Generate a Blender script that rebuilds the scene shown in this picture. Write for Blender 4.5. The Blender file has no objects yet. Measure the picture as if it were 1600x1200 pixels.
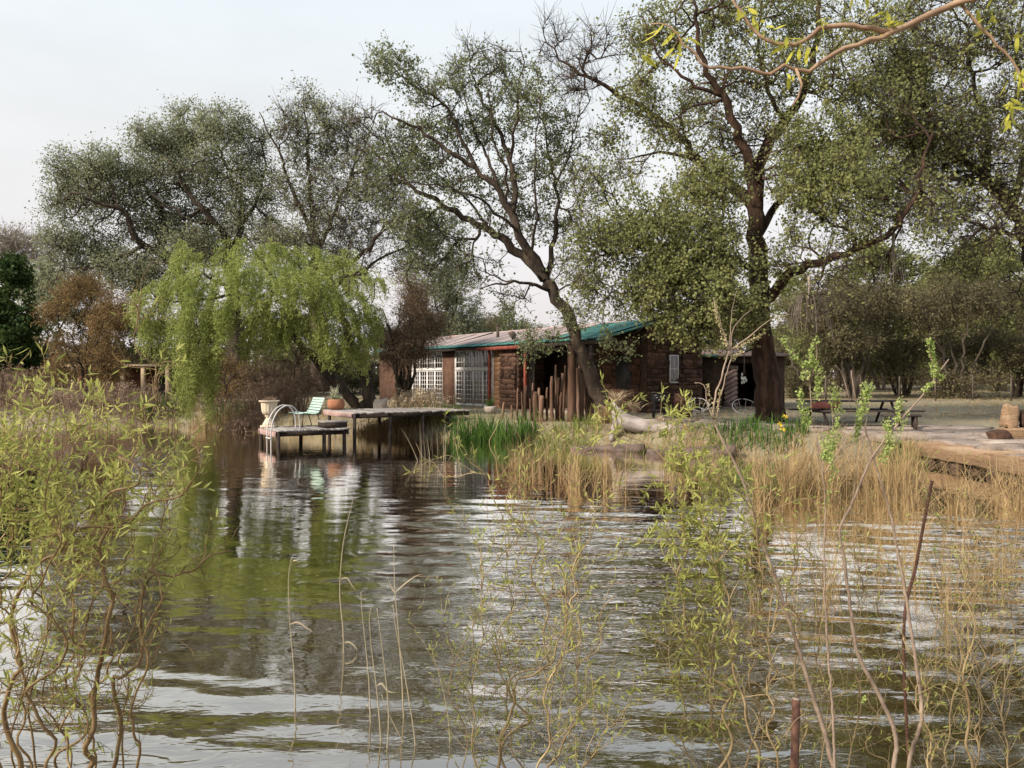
import bpy, math
import numpy as np
from mathutils import Vector, Matrix

# ------------------------------------------------------------------ camera, sky, sun
SC = bpy.context.scene
COL = SC.collection
FPX, HZ, CAMZ = 1232.0, 588.0, 2.2          # focal length and horizon of the 1600x1200 photograph, eye height above the water

cam_d = bpy.data.cameras.new('camera')
cam_d.sensor_width = 36.0
cam_d.lens = 36.0 * FPX / 1600.0
cam_d.shift_y = -(600.0 - HZ) / 1600.0
cam_d.clip_start, cam_d.clip_end = 0.05, 2000.0
cam = bpy.data.objects.new('camera', cam_d)
COL.objects.link(cam)
cam.location = (0, 0, CAMZ)
cam.rotation_euler = (math.radians(90), 0, 0)
SC.camera = cam

SUN_DIR = Vector((-0.80, -0.50, 0.0)).normalized()
SUN_EL = math.radians(34)
world = bpy.data.worlds.new('World')
SC.world = world
world.use_nodes = True
nt = world.node_tree
nt.nodes.clear()
out = nt.nodes.new('ShaderNodeOutputWorld')
bg = nt.nodes.new('ShaderNodeBackground')
bg.inputs['Strength'].default_value = 0.082
sky = nt.nodes.new('ShaderNodeTexSky')
sky.sky_type = 'NISHITA'
sky.sun_disc = False
sky.sun_elevation = SUN_EL
sky.sun_rotation = math.atan2(SUN_DIR.x, SUN_DIR.y)
sky.dust_density = 4.0
tc = nt.nodes.new('ShaderNodeTexCoord')
sep = nt.nodes.new('ShaderNodeSeparateXYZ')
nt.links.new(tc.outputs['Generated'], sep.inputs[0])
ramp = nt.nodes.new('ShaderNodeValToRGB')     # thin high haze: pinkish at the horizon, white, then pale blue overhead
el = ramp.color_ramp.elements
el[0].position, el[0].color = 0.0, (0.80, 0.73, 0.73, 1)
el[1].position, el[1].color = 1.0, (0.52, 0.64, 0.84, 1)
e = el.new(0.13); e.color = (0.80, 0.765, 0.765, 1)
e = el.new(0.26); e.color = (0.80, 0.805, 0.80, 1)
e = el.new(0.44); e.color = (0.745, 0.805, 0.84, 1)
nt.links.new(sep.outputs['Z'], ramp.inputs[0])
nz = nt.nodes.new('ShaderNodeTexNoise')
nz.inputs['Scale'].default_value = 2.2
nz.inputs['Detail'].default_value = 5.0
mpw = nt.nodes.new('ShaderNodeMapping')
mpw.inputs['Scale'].default_value = (1, 1, 3.0)
nt.links.new(tc.outputs['Generated'], mpw.inputs[0])
nt.links.new(mpw.outputs[0], nz.inputs['Vector'])
cl = nt.nodes.new('ShaderNodeMapRange')
cl.inputs['From Min'].default_value, cl.inputs['From Max'].default_value = 0.3, 0.75
cl.inputs['To Min'].default_value, cl.inputs['To Max'].default_value = 9.1, 11.0
nt.links.new(nz.outputs['Fac'], cl.inputs['Value'])
vm = nt.nodes.new('ShaderNodeVectorMath'); vm.operation = 'SCALE'
nt.links.new(ramp.outputs['Color'], vm.inputs[0])
nt.links.new(cl.outputs[0], vm.inputs['Scale'])
mx = nt.nodes.new('ShaderNodeMixRGB')
mx.inputs['Fac'].default_value = 0.88
nt.links.new(sky.outputs[0], mx.inputs['Color1'])
nt.links.new(vm.outputs[0], mx.inputs['Color2'])
nt.links.new(mx.outputs[0], bg.inputs['Color'])
nt.links.new(bg.outputs[0], out.inputs['Surface'])

sun_d = bpy.data.lights.new('sun', 'SUN')
sun_d.energy = 4.3
sun_d.angle = math.radians(10)
sun_d.color = (1.0, 0.90, 0.76)
sun = bpy.data.objects.new('sun', sun_d)
COL.objects.link(sun)
sd = Vector((SUN_DIR.x * math.cos(SUN_EL), SUN_DIR.y * math.cos(SUN_EL), math.sin(SUN_EL)))
sun.rotation_euler = sd.to_track_quat('Z', 'Y').to_euler()
sun.location = sd * 60

SC.view_settings.view_transform = 'Standard'
SC.view_settings.look = 'None'
SC.view_settings.gamma = 1.0
SC.view_settings.use_curve_mapping = False
SC.view_settings.exposure = 0.60
SC.render.engine = 'CYCLES'
SC.cycles.use_denoising = True
SC.cycles.max_bounces = 8
SC.cycles.debug_use_spatial_splits = True
SC.cycles.debug_bvh_type = 'STATIC_BVH'
SC.cycles.diffuse_bounces = 4
SC.cycles.transmission_bounces = 6
SC.cycles.glossy_bounces = 3
SC.cycles.adaptive_threshold = 0.02
SC.cycles.transparent_max_bounces = 8
SC.cycles.caustics_reflective = False
SC.cycles.caustics_refractive = False

# ------------------------------------------------------------------ helpers
RNG = np.random.default_rng(7)

def P(px, py, Y):
    """A point at distance Y metres that the photograph shows at (px, py)."""
    return np.array([(px - 800.0) / FPX * Y, Y, CAMZ - (py - HZ) / FPX * Y])

def PL(pts, Y):
    return np.array([P(p[0], p[1], Y + (p[2] if len(p) > 2 else 0.0)) for p in pts])

def unit(v):
    v = np.asarray(v, float)
    return v / np.maximum(np.linalg.norm(v, axis=-1, keepdims=True), 1e-9)

def root_matrix(o):
    m = Matrix.Identity(4)
    while o is not None:
        m = o.matrix_basis @ m
        o = o.parent
    return m

def link_mesh(name, V, F, mat, parent=None, smooth=False, world=False):
    """F: list of arrays of faces (n,3) or (n,4), or list of lists."""
    V = np.asarray(V, float).reshape(-1, 3)
    if world and parent is not None:
        M = np.array(root_matrix(parent).inverted())
        V = V @ M[:3, :3].T + M[:3, 3]
    me = bpy.data.meshes.new(name)
    loops, starts, tot = [], [], 0
    for f in F:
        f = np.asarray(f, np.int32)
        if f.size == 0:
            continue
        if f.ndim == 1:
            f = f[None]
        starts.append(tot + np.arange(f.shape[0]) * f.shape[1])
        loops.append(f.ravel())
        tot += f.size
    loops = np.concatenate(loops); starts = np.concatenate(starts)
    me.vertices.add(len(V)); me.vertices.foreach_set('co', V.ravel())
    me.loops.add(len(loops)); me.loops.foreach_set('vertex_index', loops.astype(np.int32))
    me.polygons.add(len(starts)); me.polygons.foreach_set('loop_start', starts.astype(np.int32))
    if smooth:
        me.polygons.foreach_set('use_smooth', np.ones(len(starts), bool))
    me.update(calc_edges=True)
    me.validate()
    if mat is not None:
        me.materials.append(mat)
    o = bpy.data.objects.new(name, me)
    COL.objects.link(o)
    o.parent = parent
    return o

def thing(name, label, cat, loc=(0, 0, 0), rotz=0.0, group=None):
    o = bpy.data.objects.new(name, None)
    COL.objects.link(o)
    o.empty_display_size = 0.2
    o.location = loc
    o.rotation_euler = (0, 0, rotz)
    return tag(o, label, cat, group)

def tag(o, label=None, cat=None, group=None, kind=None):
    if label: o['label'] = label
    if cat: o['category'] = cat
    if group: o['group'] = group
    if kind: o['kind'] = kind
    return o

def stuffpart(o):
    o['kind'] = 'stuff'
    return o

def dup(src, parent, loc, rot=(0, 0, 0), scale=(1, 1, 1)):
    c = src.copy()
    COL.objects.link(c)
    c.parent = parent
    c.location = loc; c.rotation_euler = rot; c.scale = scale
    return c

class MB:
    def __init__(s):
        s.V, s.F, s.n = [], [], 0
    def add(s, V, *faces):
        V = np.asarray(V, float).reshape(-1, 3)
        for f in faces:
            s.F.append(np.asarray(f, np.int32) + s.n)
        s.V.append(V); s.n += len(V)
        return s
    def box(s, c, size, rotz=0.0, jit=0.0, rot=None, bev=0.0):
        c = np.asarray(c, float); h = np.asarray(size, float) / 2
        if bev > 0:
            b = min(bev, h.min() * .6)
            pts, idx = [], {}
            for ix in (-1, 1):
                for iy in (-1, 1):
                    for iz in (-1, 1):
                        sgn = np.array([ix, iy, iz])
                        for a in range(3):
                            q = sgn * (h - b); q[a] = sgn[a] * h[a]
                            idx[(ix, iy, iz, a)] = len(pts); pts.append(q)
            V = np.array(pts)
            quads, tris = [], []
            for a in range(3):
                o1, o2 = [x for x in range(3) if x != a]
                for sg in (-1, 1):
                    loop = []
                    for (p, q) in ((-1, -1), (1, -1), (1, 1), (-1, 1)):
                        k = [0, 0, 0]; k[a] = sg; k[o1] = p; k[o2] = q
                        loop.append(idx[(k[0], k[1], k[2], a)])
                    quads.append(loop)
                for p in (-1, 1):
                    for q in (-1, 1):
                        k1 = [0, 0, 0]; k2 = [0, 0, 0]
                        k1[a], k2[a] = -1, 1
                        for k in (k1, k2): k[o1], k[o2] = p, q
                        quads.append([idx[tuple(k1) + (o1,)], idx[tuple(k2) + (o1,)], idx[tuple(k2) + (o2,)], idx[tuple(k1) + (o2,)]])
            for ix in (-1, 1):
                for iy in (-1, 1):
                    for iz in (-1, 1):
                        tris.append([idx[(ix, iy, iz, 0)], idx[(ix, iy, iz, 1)], idx[(ix, iy, iz, 2)]])
            quads, tris = np.array(quads), np.array(tris)
            # consistent winding: outward
            for arr in (quads, tris):
                for i in range(len(arr)):
                    p0, p1, p2 = V[arr[i][0]], V[arr[i][1]], V[arr[i][2]]
                    if np.dot(np.cross(p1 - p0, p2 - p0), V[arr[i]].mean(0)) < 0:
                        arr[i] = arr[i][::-1]
            faces = (quads, tris)
        else:
            V = np.array([[x, y, z] for x in (-1, 1) for y in (-1, 1) for z in (-1, 1)], float) * h
            faces = (np.array([[0, 1, 3, 2], [4, 6, 7, 5], [0, 4, 5, 1], [2, 3, 7, 6], [0, 2, 6, 4], [1, 5, 7, 3]]),)
        if jit:
            V = V + RNG.uniform(-jit, jit, V.shape)
        if rot is not None:
            V = V @ np.asarray(rot).T
        if rotz:
            ca, sa = math.cos(rotz), math.sin(rotz)
            V = V @ np.array([[ca, sa, 0], [-sa, ca, 0], [0, 0, 1]])
        return s.add(V + c, *faces)
    def tube(s, pts, rad, n=6, caps=True, twist=0.0, rough=0.0):
        pts = np.asarray(pts, float); m = len(pts)
        rad = np.broadcast_to(np.asarray(rad, float), (m,)) if np.ndim(rad) < 2 else rad
        t = np.gradient(pts, axis=0); t = unit(t)
        av = unit(t.mean(0) + 1e-6)
        ref = np.eye(3)[np.argmin(np.abs(av))]
        u = unit(np.cross(t, ref)); v = np.cross(t, u)
        a = np.arange(n) / n * 2 * math.pi
        rr = rad[:, None] * (1 + rough * RNG.uniform(-1, 1, (m, n)))
        V = pts[:, None, :] + rr[..., None] * (np.cos(a)[None, :, None] * u[:, None, :] + np.sin(a)[None, :, None] * v[:, None, :])
        i = np.arange(m - 1)[:, None] * n; k = np.arange(n)[None]; k2 = (k + 1) % n
        q = np.stack([i + k, i + k2, i + n + k2, i + n + k], -1).reshape(-1, 4)
        f = [q]
        if caps:
            f += [np.arange(n)[::-1][None], (np.arange(n) + (m - 1) * n)[None]]
        return s.add(V.reshape(-1, 3), *f)
    def lathe(s, prof, n=20, flute=0.0, nf=0, c=(0, 0, 0), fl_range=None):
        prof = np.asarray(prof, float); m = len(prof)
        a = np.arange(n) / n * 2 * math.pi
        r = prof[:, 0][:, None] * np.ones(n)
        if flute:
            w = np.ones(m) if fl_range is None else ((prof[:, 1] >= fl_range[0]) & (prof[:, 1] <= fl_range[1])).astype(float)
            r = r * (1 - flute * w[:, None] * np.abs(np.sin(a * nf / 2))[None] ** 8)
        V = np.stack([r * np.cos(a), r * np.sin(a), np.broadcast_to(prof[:, 1][:, None], r.shape)], -1)
        i = np.arange(m - 1)[:, None] * n; k = np.arange(n)[None]; k2 = (k + 1) % n
        q = np.stack([i + k, i + k2, i + n + k2, i + n + k], -1).reshape(-1, 4)
        return s.add(V.reshape(-1, 3) + np.asarray(c), q, np.arange(n)[::-1][None], (np.arange(n) + (m - 1) * n)[None])
    def build(s, name, mat, parent=None, smooth=False, world=False):
        return link_mesh(name, np.concatenate(s.V), s.F, mat, parent, smooth, world)

def catmull(pts, step):
    pts = np.asarray(pts, float)
    if len(pts) == 2:
        n = max(2, int(np.linalg.norm(pts[1] - pts[0]) / step) + 1)
        return pts[0] + np.linspace(0, 1, n)[:, None] * (pts[1] - pts[0])
    ext = np.vstack([2 * pts[0] - pts[1], pts, 2 * pts[-1] - pts[-2]])
    res = []
    for i in range(1, len(ext) - 2):
        p0, p1, p2, p3 = ext[i - 1], ext[i], ext[i + 1], ext[i + 2]
        n = max(1, int(round(np.linalg.norm(p2 - p1) / step)))
        t = (np.arange(n) / n)[:, None]
        res.append(.5 * (2 * p1 + (p2 - p0) * t + (2 * p0 - 5 * p1 + 4 * p2 - p3) * t ** 2 + (3 * p1 - p0 - 3 * p2 + p3) * t ** 3))
    res.append(ext[-2][None])
    return np.vstack(res)

def prisms(p0, p1, r0, r1, n=3):
    """Many tapered sticks at once -> V, F"""
    d = unit(p1 - p0)
    ref = np.where(np.abs(d[:, 2:3]) > .8, np.array([[1., 0, 0]]), np.array([[0, 0, 1.]]))
    u = unit(np.cross(d, ref)); v = np.cross(d, u)
    a = np.arange(n) / n * 2 * math.pi
    ring = np.cos(a)[None, :, None] * u[:, None] + np.sin(a)[None, :, None] * v[:, None]
    A = p0[:, None] + ring * np.asarray(r0)[:, None, None]
    B = p1[:, None] + ring * np.asarray(r1)[:, None, None]
    V = np.concatenate([A, B], 1)
    N = len(p0); k = np.arange(n); k2 = (k + 1) % n
    q = np.stack([k, k2, k2 + n, k + n], -1)
    F = (np.arange(N)[:, None, None] * 2 * n + q[None]).reshape(-1, 4)
    return V.reshape(-1, 3), F

def leaf_quads(pos, d, L, W, rng, flat=0.0):
    """Diamond leaves, each its own island."""
    N = len(pos)
    d = unit(d)
    r = rng.normal(size=(N, 3)); r[:, 2] += flat * np.sign(r[:, 2])
    side = unit(np.cross(d, r)); nrm = np.cross(side, d)
    L = np.broadcast_to(L, (N,))[:, None]; W = np.broadcast_to(W, (N,))[:, None]
    a = pos; b = pos + d * L * .45 + side * W * .5 + nrm * W * .12
    c = pos + d * L; e_ = pos + d * L * .45 - side * W * .5 + nrm * W * .12
    V = np.stack([a, b, c, e_], 1).reshape(-1, 3)
    F = np.arange(N * 4).reshape(-1, 4)
    return V, F

def blades(base, h, lean, curve, width, rng, seg=4, tip=0.15):
    """Grass or reed blades: bent ribbons, each its own island."""
    N = len(base)
    az = rng.uniform(0, 2 * math.pi, N)
    ld = np.stack([np.cos(az), np.sin(az), np.zeros(N)], -1)
    fa = rng.uniform(0, 2 * math.pi, N)
    wd = np.stack([np.cos(fa), np.sin(fa), np.zeros(N)], -1)
    t = np.linspace(0, 1, seg + 1)
    h = np.broadcast_to(h, (N,)); lean = np.broadcast_to(lean, (N,)); curve = np.broadcast_to(curve, (N,)); width = np.broadcast_to(width, (N,))
    off = (lean[:, None] * t + curve[:, None] * t ** 3) * h[:, None]
    z = h[:, None] * (t - .35 * np.abs(curve)[:, None] * t ** 4)
    c = base[:, None] + off[..., None] * ld[:, None] + z[..., None] * np.array([0, 0, 1.])
    wv = (width[:, None] * (1 - (1 - tip) * t ** 1.5))[..., None] * wd[:, None] * .5
    V = np.stack([c - wv, c + wv], 2).reshape(N, -1, 3)
    k = np.arange(seg)
    q = np.stack([2 * k, 2 * k + 1, 2 * k + 3, 2 * k + 2], -1)
    F = (np.arange(N)[:, None, None] * 2 * (seg + 1) + q[None]).reshape(-1, 4)
    return V.reshape(-1, 3), F

# ------------------------------------------------------------------ materials
def nodes_of(name):
    m = bpy.data.materials.new(name)
    m.use_nodes = True
    t = m.node_tree
    b = t.nodes['Principled BSDF']
    return m, t, b

def node(t, typ, **kw):
    n = t.nodes.new(typ)
    for k, v in kw.items():
        if k in n.inputs: n.inputs[k].default_value = v
        else: setattr(n, k, v)
    return n

def rgba(c):
    return (c[0], c[1], c[2], 1.0)

def coords(t, scale=(1, 1, 1), use='Object'):
    c = node(t, 'ShaderNodeTexCoord')
    mp = node(t, 'ShaderNodeMapping')
    mp.inputs['Scale'].default_value = scale
    t.links.new(c.outputs[use], mp.inputs[0])
    return mp.outputs[0]

def mat_noise(name, c1, c2, scale=4.0, rough=0.85, stretch=(1, 1, 1), c3=None, bump=0.3, bscale=None, spec=0.2, metallic=0.0, island=0.0, detail=6.0, bdist=0.02, objrand=0.0):
    """Two or three tone procedural surface with fine relief; island varies the tone piece by piece."""
    m, t, b = nodes_of(name)
    v = coords(t, stretch)
    n1 = node(t, 'ShaderNodeTexNoise', Scale=scale, Detail=detail, Roughness=0.62)
    t.links.new(v, n1.inputs['Vector'])
    r = node(t, 'ShaderNodeValToRGB')
    r.color_ramp.elements[0].position, r.color_ramp.elements[0].color = .32, rgba(c1)
    r.color_ramp.elements[1].position, r.color_ramp.elements[1].color = .68, rgba(c2)
    if c3 is not None:
        e3 = r.color_ramp.elements.new(.5); e3.color = rgba(c3)
    t.links.new(n1.outputs['Fac'], r.inputs[0])
    col = r.outputs[0]
    if island or objrand:
        g = node(t, 'ShaderNodeNewGeometry') if island else node(t, 'ShaderNodeObjectInfo')
        mr = node(t, 'ShaderNodeMapRange')
        k = island or objrand
        mr.inputs['To Min'].default_value, mr.inputs['To Max'].default_value = 1 - k, 1 + k
        t.links.new(g.outputs['Random Per Island' if island else 'Random'], mr.inputs['Value'])
        h = node(t, 'ShaderNodeHueSaturation')
        t.links.new(mr.outputs[0], h.inputs['Value'])
        t.links.new(col, h.inputs['Color'])
        col = h.outputs[0]
    t.links.new(col, b.inputs['Base Color'])
    b.inputs['Roughness'].default_value = rough
    b.inputs['Specular IOR Level'].default_value = spec
    b.inputs['Metallic'].default_value = metallic
    if bump:
        n2 = node(t, 'ShaderNodeTexNoise', Scale=bscale or scale * 3, Detail=8.0, Roughness=0.7)
        t.links.new(v, n2.inputs['Vector'])
        bp = node(t, 'ShaderNodeBump', Strength=bump, Distance=bdist)
        t.links.new(n2.outputs['Fac'], bp.inputs['Height'])
        t.links.new(bp.outputs[0], b.inputs['Normal'])
    return m

def mat_leaf(name, c1, c2, c3=None, trans=0.35, rough=0.6, patch=0.6):
    """Leaf colour differs leaf by leaf and in broad patches through the crown; light passes through the blade."""
    m, t, b = nodes_of(name)
    g = node(t, 'ShaderNodeNewGeometry')
    r = node(t, 'ShaderNodeValToRGB')
    r.color_ramp.elements[0].position, r.color_ramp.elements[0].color = 0.0, rgba(c1)
    r.color_ramp.elements[1].position, r.color_ramp.elements[1].color = 1.0, rgba(c2)
    if c3 is not None:
        e3 = r.color_ramp.elements.new(.9); e3.color = rgba(c2)
        r.color_ramp.elements[-1].color = rgba(c3)
    n1 = node(t, 'ShaderNodeTexNoise', Scale=patch, Detail=2.0)
    t.links.new(coords(t), n1.inputs['Vector'])
    mixv = node(t, 'ShaderNodeMath', operation='MULTIPLY_ADD')
    mixv.inputs[1].default_value = 0.45
    sc = node(t, 'ShaderNodeMath', operation='MULTIPLY_ADD')
    sc.inputs[1].default_value, sc.inputs[2].default_value = 1.6, -.58
    t.links.new(n1.outputs['Fac'], sc.inputs[0])
    t.links.new(g.outputs['Random Per Island'], mixv.inputs[0])
    t.links.new(sc.outputs[0], mixv.inputs[2])
    t.links.new(mixv.outputs[0], r.inputs[0])
    t.links.new(r.outputs[0], b.inputs['Base Color'])
    b.inputs['Roughness'].default_value = rough
    b.inputs['Specular IOR Level'].default_value = 0.12
    tr = node(t, 'ShaderNodeBsdfTranslucent')
    t.links.new(r.outputs[0], tr.inputs['Color'])
    ms = node(t, 'ShaderNodeMixShader')
    ms.inputs[0].default_value = trans
    t.links.new(b.outputs[0], ms.inputs[1]); t.links.new(tr.outputs[0], ms.inputs[2])
    t.links.new(ms.outputs[0], t.nodes['Material Output'].inputs['Surface'])
    return m

M = {}
M['bark'] = mat_noise('dark_bark', (.020, .015, .011), (.105, .078, .056), 5, .95, (1, 1, .25), c3=(.05, .037, .028), bump=.9, bscale=14, bdist=.05)
M['bark_red'] = mat_noise('red_brown_bark', (.018, .011, .008), (.135, .078, .052), 5, .95, (1, 1, .22), c3=(.058, .034, .024), bump=1.0, bscale=11, bdist=.10)
M['bark_grey'] = mat_noise('grey_bark', (.035, .028, .022), (.15, .12, .095), 6, .95, (1, 1, .3), bump=.7)
M['twig'] = mat_noise('brown_twig', (.045, .034, .026), (.12, .092, .072), 3, .9, bump=0)
M['twig_dead'] = mat_noise('pale_dead_twig', (.16, .13, .11), (.30, .25, .21), 3, .9, bump=0)
M['poplar_leaf'] = mat_leaf('grey_green_leaf', (.165, .195, .088), (.295, .322, .165), (.36, .35, .20), trans=.5)
M['poplar_far'] = mat_leaf('dusty_green_leaf', (.205, .225, .128), (.345, .362, .220), (.39, .37, .24), trans=.5, patch=.35)
M['big_leaf'] = mat_leaf('olive_green_leaf', (.195, .215, .078), (.345, .355, .140), (.42, .39, .18), trans=.5, patch=.45)
M['willow_leaf'] = mat_leaf('fresh_willow_leaf', (.25, .295, .075), (.46, .49, .165), (.55, .53, .22), trans=.45, patch=.8)
M['rust_leaf'] = mat_leaf('rusty_brown_leaf', (.15, .098, .042), (.33, .22, .092), (.30, .26, .10), trans=.35, patch=.7)
M['reddish_leaf'] = mat_leaf('reddish_twiggy_leaf', (.14, .092, .056), (.27, .19, .11), (.22, .21, .095), trans=.35)
M['dark_leaf'] = mat_leaf('dark_green_leaf', (.020, .045, .012), (.070, .105, .028), trans=.25)
M['scrub_leaf'] = mat_leaf('olive_scrub_leaf', (.095, .085, .045), (.205, .180, .092), (.25, .19, .11), trans=.4, patch=.5)
M['curly_leaf'] = mat_leaf('young_yellow_green_leaf', (.27, .30, .075), (.50, .50, .155), (.62, .56, .27), trans=.42, patch=2.0)
M['overhang_leaf'] = mat_leaf('yellow_leaf', (.36, .38, .05), (.58, .54, .10), (.62, .52, .16), trans=.45, patch=3.0)
M['elm_seed'] = mat_leaf('pale_green_elm_seed', (.30, .38, .10), (.50, .56, .22), trans=.4, patch=4.0)
M['blossom'] = mat_leaf('dry_cream_bud', (.42, .36, .18), (.62, .54, .32), trans=.3, patch=4.0)
M['curly_stem'] = mat_noise('tan_willow_stem', (.105, .055, .020), (.27, .18, .08), 9, .6, bump=.2, spec=.35, island=.3)
M['curly_stem_pale'] = mat_noise('pale_straw_stem', (.19, .125, .058), (.38, .29, .155), 9, .6, bump=.2, spec=.35, island=.3)
M['overhang_bark'] = mat_noise('pinkish_brown_bark', (.20, .12, .08), (.40, .27, .17), 9, .6, bump=.25, spec=.3)
M['elm_stem'] = mat_noise('grey_pink_stem', (.17, .12, .09), (.37, .28, .21), 12, .7, bump=.3)
M['dark_branch'] = mat_noise('dark_plum_branch', (.075, .045, .04), (.20, .13, .11), 12, .7, bump=.3)
M['reed'] = mat_leaf('dry_reed', (0.286, 0.187, 0.088), (0.506, 0.363, 0.187), (0.605, 0.473, 0.286), trans=.25, patch=2.0)
M['reed_pale'] = mat_leaf('bleached_reed', (.40, .32, .20), (.60, .52, .37), trans=.2, patch=2.0)
M['iris'] = mat_leaf('green_iris_blade', (.035, .085, .018), (.110, .20, .040), (.24, .27, .08), trans=.3, patch=1.2)
M['iris_lime'] = mat_leaf('lime_grass_blade', (.11, .15, .035), (.26, .30, .075), trans=.3, patch=1.5)
M['dead_plant'] = mat_leaf('dry_brown_stalk', (.17, .11, .075), (.36, .26, .19), (.44, .34, .26), trans=.2, patch=2.0)
M['papyrus'] = mat_leaf('bleached_papyrus', (.36, .27, .17), (.60, .49, .34), trans=.2, patch=2.0)
M['plank'] = mat_noise('weathered_plank', (.17, .150, .138), (.40, .36, .335), 6, .85, (1, 5, 1), c3=(.29, .26, .24), bump=.5, objrand=.25)
M['plank_dark'] = mat_noise('wet_dark_timber', (.018, .013, .011), (.060, .043, .034), 5, .8, bump=.5)
M['pink_board'] = mat_noise('faded_pink_board', (.30, .19, .17), (.46, .32, .29), 4, .85, bump=.3)
M['stone'] = mat_noise('red_brown_stone', (.036, .020, .015), (.135, .074, .048), 3, .9, c3=(.075, .042, .029), bump=.7, objrand=.45)
M['block'] = mat_noise('sandstone_block', (.19, .10, .052), (.33, .195, .115), 3, .9, bump=.5, objrand=.25)
M['mortar'] = mat_noise('dark_brown_mortar', (.045, .028, .020), (.10, .066, .048), 5, .95, bump=.4)  # dark brown mortar, mottled by noise
M['plaster'] = mat_noise('brown_plaster', (.070, .036, .025), (.13, .072, .050), 3, .9, bump=.4)
M['roof_rust'] = mat_noise('rusted_roof_sheet', (.22, .155, .145), (.36, .20, .155), 1.6, .8, (1, .35, 1), c3=(.29, .25, .24), bump=.2, objrand=.2)
M['roof_teal'] = mat_noise('turquoise_roof_sheet', (.035, .115, .100), (.115, .225, .195), 2.6, .7, (1, .35, 1), c3=(.060, .175, .150), bump=.2, spec=.25, objrand=.28)
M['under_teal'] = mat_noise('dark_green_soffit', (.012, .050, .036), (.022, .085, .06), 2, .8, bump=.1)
M['red_paint'] = mat_noise('red_painted_timber', (.15, .035, .025), (.27, .075, .050), 5, .7, bump=.2)
M['white_paint'] = mat_noise('white_painted_timber', (.56, .53, .52), (.72, .69, .68), 6, .5, bump=.15)
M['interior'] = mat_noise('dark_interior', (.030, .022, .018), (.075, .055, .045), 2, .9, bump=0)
M['curtain'] = mat_noise('pale_curtain', (.45, .40, .36), (.62, .56, .52), 3, .9, (6, 6, .5), bump=.3)
M['door_wood'] = mat_noise('weathered_door_board', (.16, .11, .095), (.33, .245, .215), 4, .85, bump=.4, objrand=.25)
M['pole'] = mat_noise('weathered_pole', (.050, .030, .022), (.21, .145, .11), 4, .92, (1, 1, .12), c3=(.16, .09, .06), bump=.9, bscale=10, objrand=.30, bdist=.03)
M['drift'] = mat_noise('silvery_driftwood', (.17, .135, .12), (.46, .40, .37), 5, .9, (.3, 1, 1), c3=(.33, .28, .255), bump=.9, bscale=10, bdist=.03)
M['old_log'] = mat_noise('dark_sleeper', (.050, .034, .028), (.19, .14, .12), 5, .95, (.3, 1, 1), bump=.9)
M['urn'] = mat_noise('cream_cast_stone', (.55, .44, .31), (.70, .60, .47), 6, .8, bump=.3)
M['terracotta'] = mat_noise('terracotta', (.26, .105, .058), (.40, .185, .105), 4, .85, bump=.3)
M['succulent'] = mat_leaf('pale_succulent', (.26, .30, .20), (.52, .50, .33), (.60, .40, .26), trans=.15, patch=3.0)
M['mint_paint'] = mat_noise('mint_green_paint', (.30, .42, .37), (.45, .57, .50), 5, .6, bump=.15)
M['iron'] = mat_noise('black_iron', (.012, .012, .013), (.035, .034, .035), 6, .6, bump=.1, spec=.4)
M['steel'] = mat_noise('white_coated_tube', (.46, .44, .42), (.60, .57, .55), 8, .35, bump=.05, spec=.5)
M['rust'] = mat_noise('rusty_iron', (.050, .026, .020), (.15, .075, .050), 20, .8, bump=.5, bdist=.004)
M['slab'] = mat_noise('grey_brown_sandstone', (.17, .135, .11), (.33, .275, .235), 2.2, .92, (1, 1, 1), c3=(.26, .21, .18), bump=.8, bscale=6, bdist=.07, objrand=.22)
M['slab_face'] = mat_noise('orange_sandstone', (.23, .145, .085), (.38, .275, .185), 1.6, .92, (.5, .5, 4), c3=(.32, .205, .125), bump=.9, bscale=5, bdist=.09)
M['table_wood'] = mat_noise('dark_table_board', (.028, .022, .020), (.085, .066, .058), 5, .75, (.3, 1, 1), bump=.4, objrand=.2)
M['table_red'] = mat_noise('maroon_board', (.16, .052, .042), (.25, .095, .075), 4, .7, bump=.3)
M['pebble'] = mat_noise('pale_pot', (.42, .34, .28), (.58, .50, .43), 5, .85, bump=.3)
M['pole_cream'] = mat_noise('cream_post', (.42, .31, .20), (.56, .43, .30), 4, .85, bump=.3)
M['brick'] = mat_noise('red_brown_brick', (.12, .055, .038), (.21, .105, .07), 3, .9, bump=.3, objrand=.25)  # plain red-brown brick, mottled by noise
M['glassy_white'] = mat_noise('bleached_shell', (.55, .58, .56), (.75, .77, .75), 8, .6, bump=.2)
M['yellow_flower'] = mat_leaf('yellow_petal', (.60, .42, .04), (.75, .55, .08), trans=.3)

def mat_glass():
    m, t, b = nodes_of('window_glass')
    b.inputs['Base Color'].default_value = (.02, .018, .016, 1)
    b.inputs['Roughness'].default_value = .03
    b.inputs['IOR'].default_value = 1.5
    tr = node(t, 'ShaderNodeBsdfTransparent')
    gl = node(t, 'ShaderNodeBsdfGlossy'); gl.inputs['Roughness'].default_value = .04
    fr = node(t, 'ShaderNodeFresnel', IOR=2.0)
    n = node(t, 'ShaderNodeTexNoise', Scale=1.4, Detail=1.0)
    t.links.new(coords(t), n.inputs['Vector'])
    bp = node(t, 'ShaderNodeBump', Strength=.08, Distance=.05)
    t.links.new(n.outputs['Fac'], bp.inputs['Height'])
    t.links.new(bp.outputs[0], gl.inputs['Normal'])
    ms = node(t, 'ShaderNodeMixShader')
    t.links.new(fr.outputs[0], ms.inputs[0])
    t.links.new(tr.outputs[0], ms.inputs[1]); t.links.new(gl.outputs[0], ms.inputs[2])
    t.links.new(ms.outputs[0], t.nodes['Material Output'].inputs['Surface'])
    return m
M['glass'] = mat_glass()

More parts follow.
